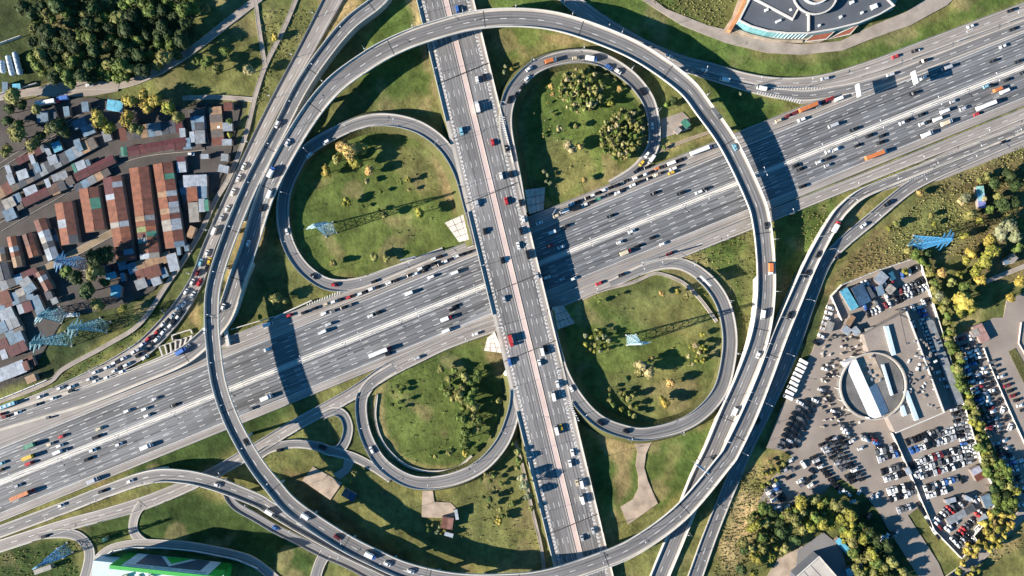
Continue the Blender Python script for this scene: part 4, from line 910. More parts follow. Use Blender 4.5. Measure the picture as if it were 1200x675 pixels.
wood([(985,605),(1000,602),(1020,640),(1045,660),(1040,690),(1015,690),(990,640)], 28, 4.5, 9.5, 'lologl', W10, .5, 1.2)
wood([(1008,618),(1036,628),(1066,675),(1050,690),(1025,670)], 15, 5, 8.5, 'ddgdoo', W10, .6, 1.4)
wood([(893,545),(918,535),(925,545),(905,570),(893,575)], 12, 2.6, 4.4, 'ool', W10, .8, 1)
W11 = 'by the small kiosk at the top right'
for x, y, r, c in ((790,118,6,'d'),(783,122,5,'g'),(771,80,4,'g'),(764,76,3,'g'),(779,172,3,'g'),(868,110,3,'p')): tree(x, y, r, c, W11, 1.2)
W12 = 'on the verge left of the motorway'
for x, y, r, c in ((322,349,8,'o'),(333,352,5,'o'),(304,372,4,'g')): tree(x, y, r, c, W12, 1.1)

plant_all()
# rough weeds and brambles that nobody could count: one mass
V = []; F = []; CI = []
def weeds(poly, n, s0=.4, s1=1.0):
    P = np.array(poly, float); x0, y0 = P.min(0); x1, y1 = P.max(0)
    xs = rng.uniform(x0, x1, n*3); ys = rng.uniform(y0, y1, n*3); m = polymask(poly, xs, ys); xs, ys = xs[m][:n], ys[m][:n]
    for x, y in zip(xs, ys):
        X, Y = W(x, y); s = random.uniform(s0, s1)
        for k in range(5):
            a = random.uniform(0, 6.28); d = s*random.uniform(0, .6); cx, cy, cz = X+d*math.cos(a), Y+d*math.sin(a), -.4+random.uniform(.1, .8)*s
            b = a+random.uniform(-.6,.6); ux, uy = math.cos(b)*s*.5, math.sin(b)*s*.5; i = len(V)
            V.extend([(cx-ux, cy-uy, cz), (cx-uy*.6, cy+ux*.6, cz+.25*s), (cx+ux, cy+uy, cz+.1*s), (cx+uy*.6, cy-ux*.6, cz-.15*s)]); F.append((i, i+1, i+2, i+3))
for poly, n in (([(860,560),(895,545),(900,600),(865,680),(835,680)], 900), ([(1000,300),(1100,215),(1200,170),(1200,300),(1100,300),(1080,300),(985,328),(968,345)], 2200), ([(530,590),(600,565),(640,655),(530,645)], 120),
    ([(430,180),(520,180),(545,260),(430,300)], 40), ([(660,345),(840,340),(830,460),(720,490)], 60), ([(620,130),(700,85),(750,170),(650,235)], 80), ([(450,440),(590,420),(560,540),(470,545)], 90), ([(305,10),(370,10),(300,130)], 300), ([(805,300),(885,260),(885,340),(870,420)], 350),
    ([(740,-5),(860,-5),(845,35)], 300), ([(0,650),(80,635),(90,675),(0,675)], 200), ([(70,440),(160,385),(190,370),(80,450)], 200), ([(905,260),(980,235),(920,350)], 250), ([(1130,600),(1190,560),(1200,640),(1130,680)], 300)):
    weeds(poly, n)
stuff(mesh_obj('undergrowth', V, F, 'weeds')); o = bpy.data.objects['undergrowth']; o['label'] = 'low weeds and brambles scattered over the grass'; o['category'] = 'undergrowth'
# ------------------------------------------------------------------ lamp posts
def lamp_meshes(arms):
    p = MB(); p.bar((0,0,0), (0,0,10), .13, 0, .08, 6); p.box((0,0,0), (.5,.5,.5))
    a = MB(); h = MB()
    for s in ((1,) if arms == 1 else (1, -1)):
        a.bar((0,0,9.9), (s*2.2,0,10.5), .07); h.box((s*2.55,0,10.42), (1.1,.42,.16), top=(.9,.7))
    return p.mesh('pole','steel'), a.mesh('arm','steel'), h.mesh('lamp_head','white')
LAMP = {1: lamp_meshes(1), 2: lamp_meshes(2)}
def lamp(X, Y, z, ang, arms, where):
    o = empty('lamp_post', (X, Y, z), ang)
    for nm, m in zip(('pole','arm','lamp_head'), LAMP[arms]): inst(nm, m, o)
    reg(o, ('double-armed' if arms == 2 else 'single-armed')+' street lamp '+where, 'street lamp', 'street lamps '+where, pos=PX(X, Y, z))
for k in range(-14, 4):
    px, py = hwl(957+66.5*k)
    if 570 < px < 640: continue
    X, Y = W(px, py); lamp(X, Y, 0, R(22.1+90), 2, 'on the motorway median')
def lamps_along(key, side, gap, where, q0=10, q1=None, zmin=-1):
    r = ROADS[key]; s = q0
    while s < (q1 or r.q[-1]):
        i = min(len(r.D)-1, int(s/(r.q[1]-r.q[0]))); t = r.T[i]; n = (t[1]*side, -t[0]*side); px = r.px[i]
        if -5 < px[0] < 1205 and -5 < px[1] < 680 and r.D[i,2] > zmin:
            e = r.hw[i]-.25; lamp(r.D[i,0]+n[0]*e, r.D[i,1]+n[1]*e, r.D[i,2]+.8, math.atan2(-n[1], -n[0]), 1, where)
        s += gap
lamps_along('A', -1, 33, 'on the top flyover', 150)
lamps_along('B', -1, 29, 'on the bottom flyover', 20)
lamps_along('overpass', 1, 42, 'on the right edge of the overpass', 22); lamps_along('overpass', -1, 42, 'on the left edge of the overpass', 40)
for k, nm in (('D','upper-left'), ('E','upper-right'), ('F','lower-right'), ('G','lower-left')): lamps_along(k, 1 if k in 'FG' else -1, 32, f'on the {nm} loop', 40)
lamps_along('J', -1, 31, 'beside the jammed ramp', 60); lamps_along('C', 1, 36, 'beside the right ramp', 30); lamps_along('M', -1, 34, 'beside the uppermost road', 40)
lamps_along('L', 1, 34, 'beside the bottom-left flyover', 60); lamps_along('H', -1, 45, 'beside the lower collector', 60)

# ------------------------------------------------------------------ lattice pylons
def pylon(px, py, h, c, rz, label, base=3.4):
    X, Y = W(px, py); o = empty('pylon', (X, Y, -.4), rz)
    def hw_(t): return base*(1-t)**1.15*.93+.55 if t < .75 else .75*(1-(t-.75)*2.4)+.0*t+.45*(t-.75)
    cor = [(-1,-1),(1,-1),(1,1),(-1,1)]; lv = [0,.14,.27,.39,.50,.60,.69,.77,.85,.92,1.0]
    P = [[Vector((sx*max(.22, hw_(t)), sy*max(.22, hw_(t)), t*h)) for sx, sy in cor] for t in lv]
    for k in range(4):
        b = MB()
        for i in range(len(lv)-1): b.bar(P[i][k], P[i+1][k], .2)
        b.build('leg', 'lattice', o, color=c)
        b = MB()
        for i in range(len(lv)-1):
            j = (k+1) % 4; b.bar(P[i][k], P[i+1][j], .12); b.bar(P[i][j], P[i+1][k], .12); b.bar(P[i+1][k], P[i+1][j], .12)
            m0 = (P[i][k]+P[i][j])/2; m1 = (P[i+1][k]+P[i+1][j])/2
            if i < 5: b.bar(m0, P[i+1][k], .06); b.bar(m0, P[i+1][j], .06)
        b.build('bracing', 'lattice', o, color=c)
    for t, ln in ((.72, 5.2), (.83, 7.0), (.94, 4.6)):
        b = MB(); z = t*h
        for s in (-1, 1):
            tip = (s*ln, 0, z); 
            for sy in (-.6, .6): b.bar((s*.5, sy, z), tip, .2); b.bar((s*.5, sy*.7, z+1.5), tip, .16)
            for f in (.3, .6): b.bar((s*(.5+f*(ln-.5)), -.6*(1-f), z), (s*(.5+f*(ln-.5)), .6*(1-f), z+1.5*(1-f)), .06)
            b.bar(tip, (s*ln, 0, z-1.4), .12)
        b.build('crossarm', 'lattice', o, color=c)
    for k in range(4):
        sx, sy = cor[k]; q = MB(); q.box((sx*hw_(0), sy*hw_(0), 0), (1.0, 1.0, .7)); q.build('footing', 'concrete', o)
    reg(o, label, 'pylon', 'lattice pylons', pos=(px, py))
BLU, CYA, TEAL = (.05,.21,.40), (.42,.58,.62), (.13,.30,.36)
pylon(386,269,36,CYA,R(20),'pale cyan lattice pylon standing in the upper-left loop')
pylon(740,398,36,CYA,R(5),'pale cyan lattice pylon standing in the lower-right loop', 3.0)
pylon(1073,285,38,BLU,R(60),'bright blue lattice pylon on the rough ground right of the ramp')
pylon(80,397,36,TEAL,R(70),'lowest of the three teal pylons left of the jammed ramp')
pylon(121,381,36,TEAL,R(70),'rightmost of the three teal pylons left of the jammed ramp')
pylon(71,369,22,TEAL,R(50),'shortest teal pylon beside the market sheds')
pylon(95,308,26,BLU,R(70),'dark blue lattice pylon among the market trees')
pylon(76,645,27,BLU,R(30),'blue lattice pylon at the bottom left beside the turn-off')

# ------------------------------------------------------------------ billboards, gantries
def billboard(px, py, ang, label, wd=8, ht=5, z0=6, c=(.62,.62,.60)):
    X, Y = W(px, py, z0+ht/2); o = empty('billboard', (X, Y, 0), ang)
    b = MB(); b.bar((0,0,-.5), (0,0,z0+.3), .35, n=8); b.build('post', 'steel', o)
    b = MB(); b.box((0,0,z0), (wd,.5,ht)); b.build('panel', 'shell', o, color=c)
    b = MB(); b.box((0,0,z0-.25), (wd+.4,.7,.25)); b.box((0,0,z0+ht), (wd+.4,.7,.25))
    for s in (-1, 1): b.box((s*(wd/2+.1),0,z0), (.2,.7,ht))
    b.build('frame', 'steel', o); reg(o, label, 'billboard', 'billboards beside the roads', pos=(px, py))
billboard(1006,106,R(100),'white billboard left of the other one beside the upper motorway queue')
billboard(1072,91,R(105),'white billboard nearest the right edge beside the upper motorway lanes')
billboard(827,329,R(-45),'white billboard beside the top of the lower-right loop', 9, 4.5, 5)
billboard(650,247,R(60),'small beige billboard in the overpass shade by the upper queue', 5, 3, 4, (.55,.47,.36))
billboard(762,305,R(15),'billboard whose shadow crosses the lower-right loop entrance', 10, 5, 7, (.45,.44,.42))
billboard(478,303,R(15),'billboard on the edge of the upper-left loop beside the queue', 10, 4, 5, (.42,.42,.42))
def gantry(p0, p1, label, h=6.2, z=0, th=1.2):
    (x0,y0),(x1,y1) = W(*p0, h+z), W(*p1, h+z); o = empty('sign_gantry', ((x0+x1)/2, (y0+y1)/2, z), math.atan2(y1-y0, x1-x0)); L_ = math.hypot(x1-x0, y1-y0)
    for s in (-1, 1):
        b = MB(); b.bar((s*L_/2,0,-1), (s*L_/2,0,h+.4), .22, n=6); b.build('post', 'steel', o)
    b = MB()
    for dy in (-.4,.4):
        for dz in (0,.8): b.bar((-L_/2,dy,h+dz-.4), (L_/2,dy,h+dz-.4), .1)
    b.build('truss', 'steel', o); b = MB(); b.box((0,-.6,h-.9), (L_*.9,.25,2.2)); b.box((0,0,h+.42), (L_,1.5,.12)); b.build('sign_panel', 'white', o)
    reg(o, label, 'gantry', 'sign gantries', pos=p0)
gantry((815,543),(831,555),'white sign gantry over the right ramp beside the bottom flyover', z=1.5)

# open-topped underpass beside the jammed ramp
o = empty('underpass', (*W(207,405), 0)); (cx, cy) = W(207,405)
b = MB()
def wl(p, q, h=1.2, t=.5, z=0):
    (x0,y0),(x1,y1) = W(*p), W(*q); b.box(((x0+x1)/2-cx, (y0+y1)/2-cy, z-.6), (math.hypot(x1-x0,y1-y0), t, h+.6), rz=math.atan2(y1-y0, x1-x0))
wl((188,406),(226,393)); wl((192,417),(222,402)); b.build('wall', 'concrete_pale', o)
for k in range(7):
    t = k/6; b = MB(); wl((188+38*t, 406-13*t), (192+30*t, 417-15*t), .6, .9, 1.2); b.build('beam', 'concrete_pale', o)
reg(o, 'pale concrete underpass frame with cross beams between the two left ramps', 'underpass', pos=(207,405))
o = empty('portal', (*W(267,395), 0)); (cx, cy) = W(267,395); b = MB(); wl((265,385),(269,405),2.4,2.2); b.build('wall', 'concrete_pale', o); b = MB(); wl((271,386),(322,371),1.5,.5); b.build('parapet', 'concrete_pale', o)
reg(o, 'pale concrete portal wall where the queue dives under the left ramp', 'portal', pos=(267,395))
o = empty('retaining_wall', (*W(213,392), 0)); (cx, cy) = W(213,392); b = MB(); wl((202,393),(224,386),1,.7); wl((202,393),(203,399),1,.7); wl((224,386),(226,391),1,.7); b.build('wall', 'concrete_pale', o)
reg(o, 'small beige walled enclosure above the underpass beams', 'enclosure', pos=(213,392))
o = empty('roadside_wall', (*W(345,362), 0)); (cx, cy) = W(345,362); b = MB(); wl((322,372),(366,352),1.6,.8); b.build('wall', 'concrete_pale', o); reg(o, 'pale slotted wall along the queue left of the upper-left loop', 'wall', pos=(345,362))

# ------------------------------------------------------------------ walls and fences
def fence(name, pts, label, h=2.2, m='concrete_pale', t=.35, cat='wall'):
    X0, Y0 = W(*pts[0]); o = empty(name, (X0, Y0, 0))
    for p, q in zip(pts, pts[1:]):
        (x0,y0),(x1,y1) = W(*p), W(*q); L_ = math.hypot(x1-x0,y1-y0); n = max(1, int(L_/6.5)); rz = math.atan2(y1-y0, x1-x0)
        for k in range(n):
            f = (k+.5)/n; b = MB(); b.box((0,0,-.6), (L_/n-.12, t, h+.6+random.uniform(-.04,.04))); b.box((-L_/n/2+.06,0,-.6), (.3,t+.12,h+.75))
            pp = b.build('panel', m, o); pp.location = (x0+(x1-x0)*f-X0, y0+(y1-y0)*f-Y0, 0); pp.rotation_euler = (0,0,rz)
    reg(o, label, cat, pos=pts[0])
fence('yard_wall', [(985,375),(973,347),(985,334),(1030,316),(1075,301)], 'pale wall along the top left of the walled car yard')
fence('yard_wall', [(1075,301),(1099,378),(1128,474),(1148,540)], 'pale wall between the car yard and the hedge row')
fence('yard_wall', [(1148,540),(1161,567),(1163,600),(1139,627),(1145,635),(1125,653),(1093,620),(1080,590)], 'white wall round the bottom point of the car yard')
fence('yard_wall', [(1044,507),(1059,540),(1080,590)], 'thin white wall dividing the lower car yard')
fence('footpath_fence', [(-5,470),(28,457),(56,445)], 'white fence beside the footpath left of the jam', 1.6, 'white', .5, 'fence')
fence('lot_wall', [(1152,408),(1160,430),(1186,490),(1205,530)], 'low wall between the two parking lots at the right edge', 1.2)
fence('lot_kerb_wall', [(1196,378),(1193,402),(1215,440)], 'pinkish wall at the right edge of the picture', 1, 'pink')
fence('shop_fence', [(112,665),(118,655),(132,645),(156,641),(189,641.5),(227,645),(277,655),(303,666)], 'white picket fence curving along the shop road', 1.1, 'white', .5, 'fence')
fence('lane_fence', [(0,111),(24,104),(45,98)], 'pale wall beside the tanks at the top left', 2)
fence('lane_fence', [(-5,54),(26,43)], 'short pale wall above the tanks', 2.2)
fence('station_fence', [(789,157),(809,150)], 'white edge of the kiosk pad on the right', .6)

# ------------------------------------------------------------------ market sheds
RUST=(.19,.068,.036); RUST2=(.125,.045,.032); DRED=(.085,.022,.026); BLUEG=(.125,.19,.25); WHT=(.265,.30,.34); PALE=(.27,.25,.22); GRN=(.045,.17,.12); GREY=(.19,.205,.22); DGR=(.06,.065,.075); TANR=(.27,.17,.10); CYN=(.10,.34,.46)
def shed(p0, p1, wpx, cols, label, h=4.2, pitch=.8, mono=False, z=0, cat='shed', name='shed'):
    """long axis p0-p1 on the sheet; cols = colours of the roof sheets, one or two per bay"""
    (x0,y0),(x1,y1) = W(*p0, h), W(*p1, h); L_ = math.hypot(x1-x0, y1-y0); wd = wpx*S*(H-h)/H; rz = math.atan2(y1-y0, x1-x0)
    o = empty(name, ((x0+x1)/2, (y0+y1)/2, z), rz)
    b = MB(); b.box((0,0,-.4), (L_-.3, wd-.4, h+.4)); b.build('wall', 'wall', o)
    n = len(cols); bay = L_/n
    for k, c in enumerate(cols):
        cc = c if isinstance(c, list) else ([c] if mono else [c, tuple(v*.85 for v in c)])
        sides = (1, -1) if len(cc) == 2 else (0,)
        for s, q in zip(sides, cc):
            b = MB(); f_ = random.uniform(.85,1.12); xa = -L_/2+k*bay+.05; xb = xa+bay-.1; t = .12; e = random.uniform(0, .16)
            if s: ys = (0, s*wd/2+s*.2); zs = (h+pitch+e, h+.05+e)
            else: ys = (-wd/2-.2, wd/2+.2); zs = (h+.1+e, h+pitch*.5+e)
            ya, yb = ys; za, zb = zs
            if ya > yb: ya, yb, za, zb = yb, ya, zb, za
            i = 0; b.v = [(xa,ya,za-t),(xb,ya,za-t),(xb,yb,zb-t),(xa,yb,zb-t),(xa,ya,za),(xb,ya,za),(xb,yb,zb),(xa,yb,zb)]
            b.f = [(3,2,1,0),(4,5,6,7),(0,1,5,4),(1,2,6,5),(2,3,7,6),(3,0,4,7)]; b.m = [0]*6
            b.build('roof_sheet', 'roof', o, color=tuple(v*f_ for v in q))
    reg(o, label, cat, 'market sheds' if 'market' in label or cat == 'shed' else None, pos=((p0[0]+p1[0])/2, (p0[1]+p1[1])/2))
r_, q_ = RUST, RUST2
MS = 'at the market'
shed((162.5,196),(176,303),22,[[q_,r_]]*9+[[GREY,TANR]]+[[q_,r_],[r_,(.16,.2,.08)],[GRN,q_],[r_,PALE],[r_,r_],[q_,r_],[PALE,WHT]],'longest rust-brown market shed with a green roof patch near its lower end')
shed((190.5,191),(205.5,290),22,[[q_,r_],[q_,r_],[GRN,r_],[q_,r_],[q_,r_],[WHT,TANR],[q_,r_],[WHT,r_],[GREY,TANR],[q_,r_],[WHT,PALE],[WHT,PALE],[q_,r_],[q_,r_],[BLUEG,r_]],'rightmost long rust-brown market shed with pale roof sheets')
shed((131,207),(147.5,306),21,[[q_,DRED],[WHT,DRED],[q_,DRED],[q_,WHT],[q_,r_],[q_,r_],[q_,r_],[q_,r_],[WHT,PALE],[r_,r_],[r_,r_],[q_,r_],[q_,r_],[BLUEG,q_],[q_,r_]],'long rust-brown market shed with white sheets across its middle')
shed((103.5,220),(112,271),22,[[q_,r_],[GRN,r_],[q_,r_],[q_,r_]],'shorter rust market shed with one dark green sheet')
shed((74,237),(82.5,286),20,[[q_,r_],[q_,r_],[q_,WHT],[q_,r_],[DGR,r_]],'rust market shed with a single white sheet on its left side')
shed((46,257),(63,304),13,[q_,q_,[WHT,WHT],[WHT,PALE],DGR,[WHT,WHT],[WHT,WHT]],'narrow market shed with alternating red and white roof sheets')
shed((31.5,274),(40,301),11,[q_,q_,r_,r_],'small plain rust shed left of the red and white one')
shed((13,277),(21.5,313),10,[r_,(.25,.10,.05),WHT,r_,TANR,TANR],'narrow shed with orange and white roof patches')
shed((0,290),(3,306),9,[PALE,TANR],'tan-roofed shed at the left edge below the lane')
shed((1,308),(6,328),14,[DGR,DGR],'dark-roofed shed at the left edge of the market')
shed((150,178),(219,166),11,[DRED]*5,'long dark red market shed under the upper trees', 3, .6)
shed((27,238),(86,210),10,[DRED,DRED,(.09,.05,.04),(.10,.08,.07)],'dark red row of market stalls on the left',2.8,.5); shed((88,208),(134,186),10,[DRED,DRED,DRED],'dark red row of market stalls ending by the green shed',2.8,.5)
shed((145,172),(146,183),7,[GRN],'small green shed at the end of the dark red row',3,.4)
shed((46,318),(58,340),10,[q_,WHT,q_,q_],'red market shed with a white sheet near the pylon trees')
shed((27,327),(38,342),13,[GREY,BLUEG],'grey-blue roofed shed near the left edge of the market',3,.5,True)
for p0, p1, wd, n, lb in (((-4,228),(112,166),13,14,'row of low dark stalls along the upper market lane'),((-4,252),(26,238),12,4,'short row of low dark stalls at the left edge'),((88,222),(128,200),9,5,'row of low dark stalls above the rust sheds'),((45,140),(66,132),11,3,'low dark stalls under the upper left trees'),((140,158),(214,147),15,9,'row of low dark stalls behind the dark red shed'),((230,128),(236,168),16,5,'column of low dark stalls right of the yellow trees'),((252,125),(256,170),14,5,'column of low dark stalls beside the footpath'),((214,210),(222,245),11,4,'low dark stalls beside the white roofs'),((0,336),(44,318),11,5,'row of low stalls at the lower left of the market'),((-4,358),(38,342),14,5,'second row of low stalls at the lower left of the market'),((150,316),(200,300),12,5,'low stalls below the long rust sheds'),((168,330),(196,318),11,3,'low stalls beside the footpath below the market'),((-5,395),(26,382),13,3,'low stalls at the left edge above the big white roof'),((-4,440),(40,422),12,4,'low tan stalls below the big white roof'),((60,268),(70,300),8,4,'narrow low stalls between two rust sheds'),((120,318),(148,310),10,3,'low stalls beside the dark trees'),((86,148),(108,138),10,3,'low dark stalls left of the yellow trees'),((20,190),(62,168),8,6,'low pale stalls along the upper market lane'),((140,182),(236,170),5,9,'thin row of stalls below the dark red shed')):
    shed(p0, p1, wd, [random.choice([DGR,RUST2,(.075,.065,.06),(.10,.085,.075),GREY,(.05,.06,.075),BLUEG,DRED,TANR]) for _ in range(n)], lb, 2.1, .35, True, name='stall_row', cat='stall row')
i = 0
SM = '''0 90|375 355 100 90 5 BLUEG|585 305 52 82 8 BLUEG|750 265 62 82 5 BLUEG|1010 255 142 90 -8 CYN|775 470 112 82 22 BLUEG|500 615 82 82 22 CYN|690 610 58 88 22 BLUEG|415 645 40 60 22 BLUEG|145 85 72 42 5 CYN|45 90 50 82 0 BLUEG|940 520 70 92 18 GREY
0 170|425 55 40 70 22 WHT|465 130 82 74 20 WHT|285 125 42 82 20 WHT|325 200 50 82 20 BLUEG|75 215 44 72 20 WHT|95 300 58 90 20 WHT|200 260 96 78 20 WHT|275 410 116 92 22 WHT|155 465 66 74 22 BLUEG|80 510 106 84 26 PALE|85 610 106 96 24 BLUEG|420 335 44 72 20 WHT|525 275 140 60 20 GREY|545 360 66 76 22 DGR|605 330 50 80 22 BLUEG|485 390 72 90 22 TANR|710 190 96 92 22 WHT|775 155 36 52 22 BLUEG|655 205 30 76 22 GRN|690 0 60 100 20 BLUEG|500 20 76 70 20 CYN|570 320 30 60 20 PALE
140 90|700 370 88 52 2 BLUEG|705 430 88 80 2 DGR|710 530 88 110 2 GREY|555 500 52 90 4 WHT|640 530 46 90 4 WHT|605 580 40 80 4 BLUEG|955 260 78 70 4 RUST2|950 440 86 70 2 WHT|945 575 86 50 2 WHT
130 170|620 190 82 96 5 WHT|615 125 72 40 5 DRED|740 315 210 100 2 WHT|800 420 90 110 2 BLUEG|715 432 92 120 3 RUST|728 590 88 170 4 PALE|800 530 56 110 3 WHT|840 530 40 96 3 GRN|990 210 92 60 -12 WHT|1000 110 66 60 -5 GREY|825 100 70 36 2 WHT
110 250|695 430 90 150 14 WHT|745 310 36 110 4 BLUEG|815 300 40 60 8 BLUEG|545 585 84 92 22 WHT|415 620 100 84 20 GREY|480 525 220 100 18 RUST2|855 165 56 100 -22 TANR|150 550 92 52 18 CYN|190 660 84 50 18 CYN|255 560 40 70 10 BLUEG
0 330|180 95 72 60 24 PALE|60 290 130 100 24 WHT|182 240 52 80 18 WHT|242 220 82 88 20 DRED|330 205 84 160 24 BLUEG|20 400 80 92 24 BLUEG|108 370 120 86 24 GREY|140 505 136 100 24 BLUEG|35 640 58 80 20 WHT|150 590 176 92 24 DRED|30 550 90 92 24 DRED|1020 85 88 96 -5 CYN|40 140 110 110 22 RUST2|430 120 60 70 22 DGR|480 170 60 50 22 GREY
0 400|20 290 150 110 20 WHT|150 240 150 110 22 WHT|230 215 50 80 20 RUST2|270 330 90 60 22 TANR'''
PAL = dict(BLUEG=BLUEG, CYN=CYN, GREY=GREY, WHT=WHT, DGR=DGR, TANR=TANR, PALE=PALE, GRN=GRN, RUST2=RUST2, RUST=RUST, DRED=DRED)
CN = dict(BLUEG='grey-blue', CYN='cyan', GREY='grey', WHT='white', DGR='dark grey', TANR='tan', PALE='cream', GRN='green', RUST2='dark rust', RUST='rust', DRED='dark red')
for line in SM.split('\n'):
    parts = line.split('|'); tx, ty = map(int, parts[0].split())
    for e in parts[1:]:
        zx, zy, w_, h_, an, cn = e.split(); zx, zy, w_, h_, an = (float(v) for v in (zx, zy, w_, h_, an))
        cx, cy = tx+zx/7.5, ty+zy/7.5; L_ = w_/7.5; a = R(an); dx, dy = math.cos(a)*L_/2, -math.sin(a)*L_/2
        shed((cx-dx, cy-dy), (cx+dx, cy+dy), h_/7.5, [PAL[cn]]*max(1, round(L_/9)), f'small {CN[cn]}-roofed hut at the market', random.uniform(2.4,3.4), .5, True, name='hut', cat='hut')
# tanks at the top left
for k, (p, q) in enumerate(((( 9,66),(14,87)), ((17,62),(23,86)), ((2,72),(3,84)))):
    (x0,y0),(x1,y1) = W(*p,2.5), W(*q,2.5); o = empty('storage_tank', ((x0+x1)/2,(y0+y1)/2,0), math.atan2(y1-y0,x1-x0)); L_ = math.hypot(x1-x0,y1-y0)
    b = MB(); b.bar((-L_/2,0,2), (L_/2,0,2), 1.7, n=14); b.bar((-L_/2-.7,0,2),(-L_/2,0,2),.9,0,1.7,14); b.bar((L_/2,0,2),(L_/2+.7,0,2),1.7,0,.9,14); b.build('vessel','shell',o,color=(.42,.5,.56))
    b = MB(); [b.box((s*L_*.3,0,-.4),(.6,2.6,1.4)) for s in (-1,1)]; b.build('saddle','concrete',o)
    b = MB(); [b.cyl((s*L_*.25,0,3.6),.4,.35,n=8) for s in (-1,0,1)]; b.build('hatch','steel',o)
    reg(o, ('white','longest white','short pale')[k]+' cylindrical storage tank at the top left edge', 'tank', 'storage tanks', pos=p)

# ------------------------------------------------------------------ large buildings
def prism_at(pts, z0, z1, org): 
    P = ccw([W(*p, z1) for p in pts]); b = MB(); b.prism([(x-org[0], y-org[1]) for x, y in P], z0, z1); return b
def edge_wall(pts, z, h, t, m, name, o, org, closed=True, color=None):
    """mitred strip of wall along a line of points"""
    P = [Vector(W(*p, z))-Vector(org) for p in pts]; n = len(P); b = MB(); N_ = []
    for i in range(n):
        q = []
        if closed or i > 0: q.append(P[i]-P[i-1])
        if closed or i < n-1: q.append(P[(i+1) % n]-P[i])
        q = [v.normalized() for v in q if v.length > 1e-6]; d = sum(q, Vector((0, 0))).normalized(); nn = Vector((-d.y, d.x)); N_.append(nn/max(.5, nn.dot(Vector((-q[0].y, q[0].x)))))
    for i in range(n):
        for s_ in (-.5, .5):
            v = P[i]+N_[i]*t*s_; b.v += [(v.x, v.y, z), (v.x, v.y, z+h)]
    for i in range(n if closed else n-1):
        a, c = 4*i, 4*((i+1) % n)
        for f in ((a+1, a+3, c+3, c+1), (a, a+1, c+1, c), (a+3, a+2, c+2, c+3), (a+2, a, c, c+2)): b.f.append(f); b.m.append(0)
    if not closed: b.f += [(0, 2, 3, 1), (4*n-4, 4*n-3, 4*n-1, 4*n-2)]; b.m += [0, 0]
    return b.build(name, m, o, color=color)
M['roof_grey'] = mat('roofing_felt', (.09,.10,.115), .8, .16, .08, fine=.12)
M['teal'] = mat('teal_glazing', (.16,.36,.38), .3, .25, .8, fine=.1); M['brick'] = mat('brick_red', (.26,.085,.05), .85, .15, .3); M['orange'] = mat('orange_render', (.46,.20,.09), .8, .15, .2)
M['greenwall'] = mat('green_cladding', (.03,.34,.05), .6, .08, .2); M['slate'] = mat('slate_blue_panel', (.055,.085,.12), .5, .1, .3); M['iceblue'] = mat('ice_blue_roof', (.48,.58,.63), .6, .08, .2); M['bluepaint'] = mat('blue_sheet', (.05,.24,.44), .5, .15, .3)
# curved grey building at the top right
org = W(955, 5); o = empty('shopping_centre', (*org, 0))
outl = [(866,24),(880,31),(900,36.5),(922,39),(946,39),(948,39),(978,34),(1006,27),(1030,17),(1047,7),(1030,-10),(1010,-28),(885,-28),(878,0)]
b = prism_at(outl, -.5, 9, org); b.build('wall', 'teal', o)
b = prism_at([(x, y) for x, y in outl], 9.0, 9.15, org); b.build('roof', 'roof_grey', o)
edge_wall(outl, 9.1, .9, .9, 'concrete_pale', 'parapet', o, org)
up = [(883,-1),(928,23),(935,11),(946,18),(946,38),(900,-28),(880,-28)]
edge_wall([(881,-2),(928,23),(935,10),(947,18.5),(947,37)], 9.1, 1.5, 1.0, 'concrete_pale', 'roof_step', o, org, False)
b = prism_at([(884,-3),(928,20),(934,9),(930,-28),(884,-28)], 9.0, 10.2, org); b.build('upper_roof', 'roof_grey', o)
cx, cy = W(955,-8,11); ring = [(955+26*math.cos(t), -8+25*math.sin(t)) for t in np.linspace(0, 2*math.pi, 28, endpoint=False)]
b = prism_at(ring, 9, 12, org); b.build('drum', 'roof_grey', o); edge_wall(ring, 12, .8, .9, 'concrete_pale', 'drum_rim', o, org)
ring2 = [(955+16*math.cos(t), -10+15*math.sin(t)) for t in np.linspace(0, 2*math.pi, 24, endpoint=False)]
edge_wall(ring2, 12, 1.6, .8, 'white', 'skylight_rim', o, org); b = prism_at(ring2, 12, 12.6, org); b.build('skylight', 'tan', o)
for k in range(20):                                             # glazing bars on the curved front
    t = k/19; x = 866+80*t; y = 24+15.5*math.sin(min(1, t*1.15)*math.pi/2)
    X, Y = W(x, y, 9); b = MB(); b.box((X-org[0], Y-org[1]-.25, .5), (.16, .4, 8.4)); b.build('mullion', 'iceblue', o)
for x, y, a, b_ in ((898,12,2.2,1.6),(912,25,3.5,1.4),(926,12,1.6,1.6),(998,3,2.5,1.8),(1024,8,4,3),(985,20,1.5,1.5),(960,30,1.3,1.3),(1010,15,1.4,1.4)):
    X, Y = W(x, y, 9.5); q = MB(); q.box((X-org[0], Y-org[1], 9.1), (a, b_, 1.3), rz=.4); q.build('roof_unit', 'white', o)
for pts in ([(943,49),(955,39.5),(979,35.5),(968,46)], [(971,46),(985,38),(1006,29),(996,40)]):
    b = prism_at(pts, 2.2, 2.6, org); q = b.build('ramp_roof', 'brick', o); edge_wall(pts, 2.6, .35, .7, 'concrete_pale', 'ramp_edge', o, org)
b = MB(); edge_wall([(876,-8),(865,18),(853,38)], 0, 4, 2.2, 'orange', 'orange_wall', o, org, False)
edge_wall([(858,34),(880,42),(905,48),(940,49)], 0, .9, 1.6, 'tan', 'terrace_edge', o, org, False)
reg(o, 'large dark-roofed building with curved teal front at the top right', 'building', pos=(955,10))
M['ring_shade'] = mat('ring_shade_tone', (.13,.125,.12), .85, .3, .12, fine=.25)  # dark tone standing in for shade and dark cars inside the ring
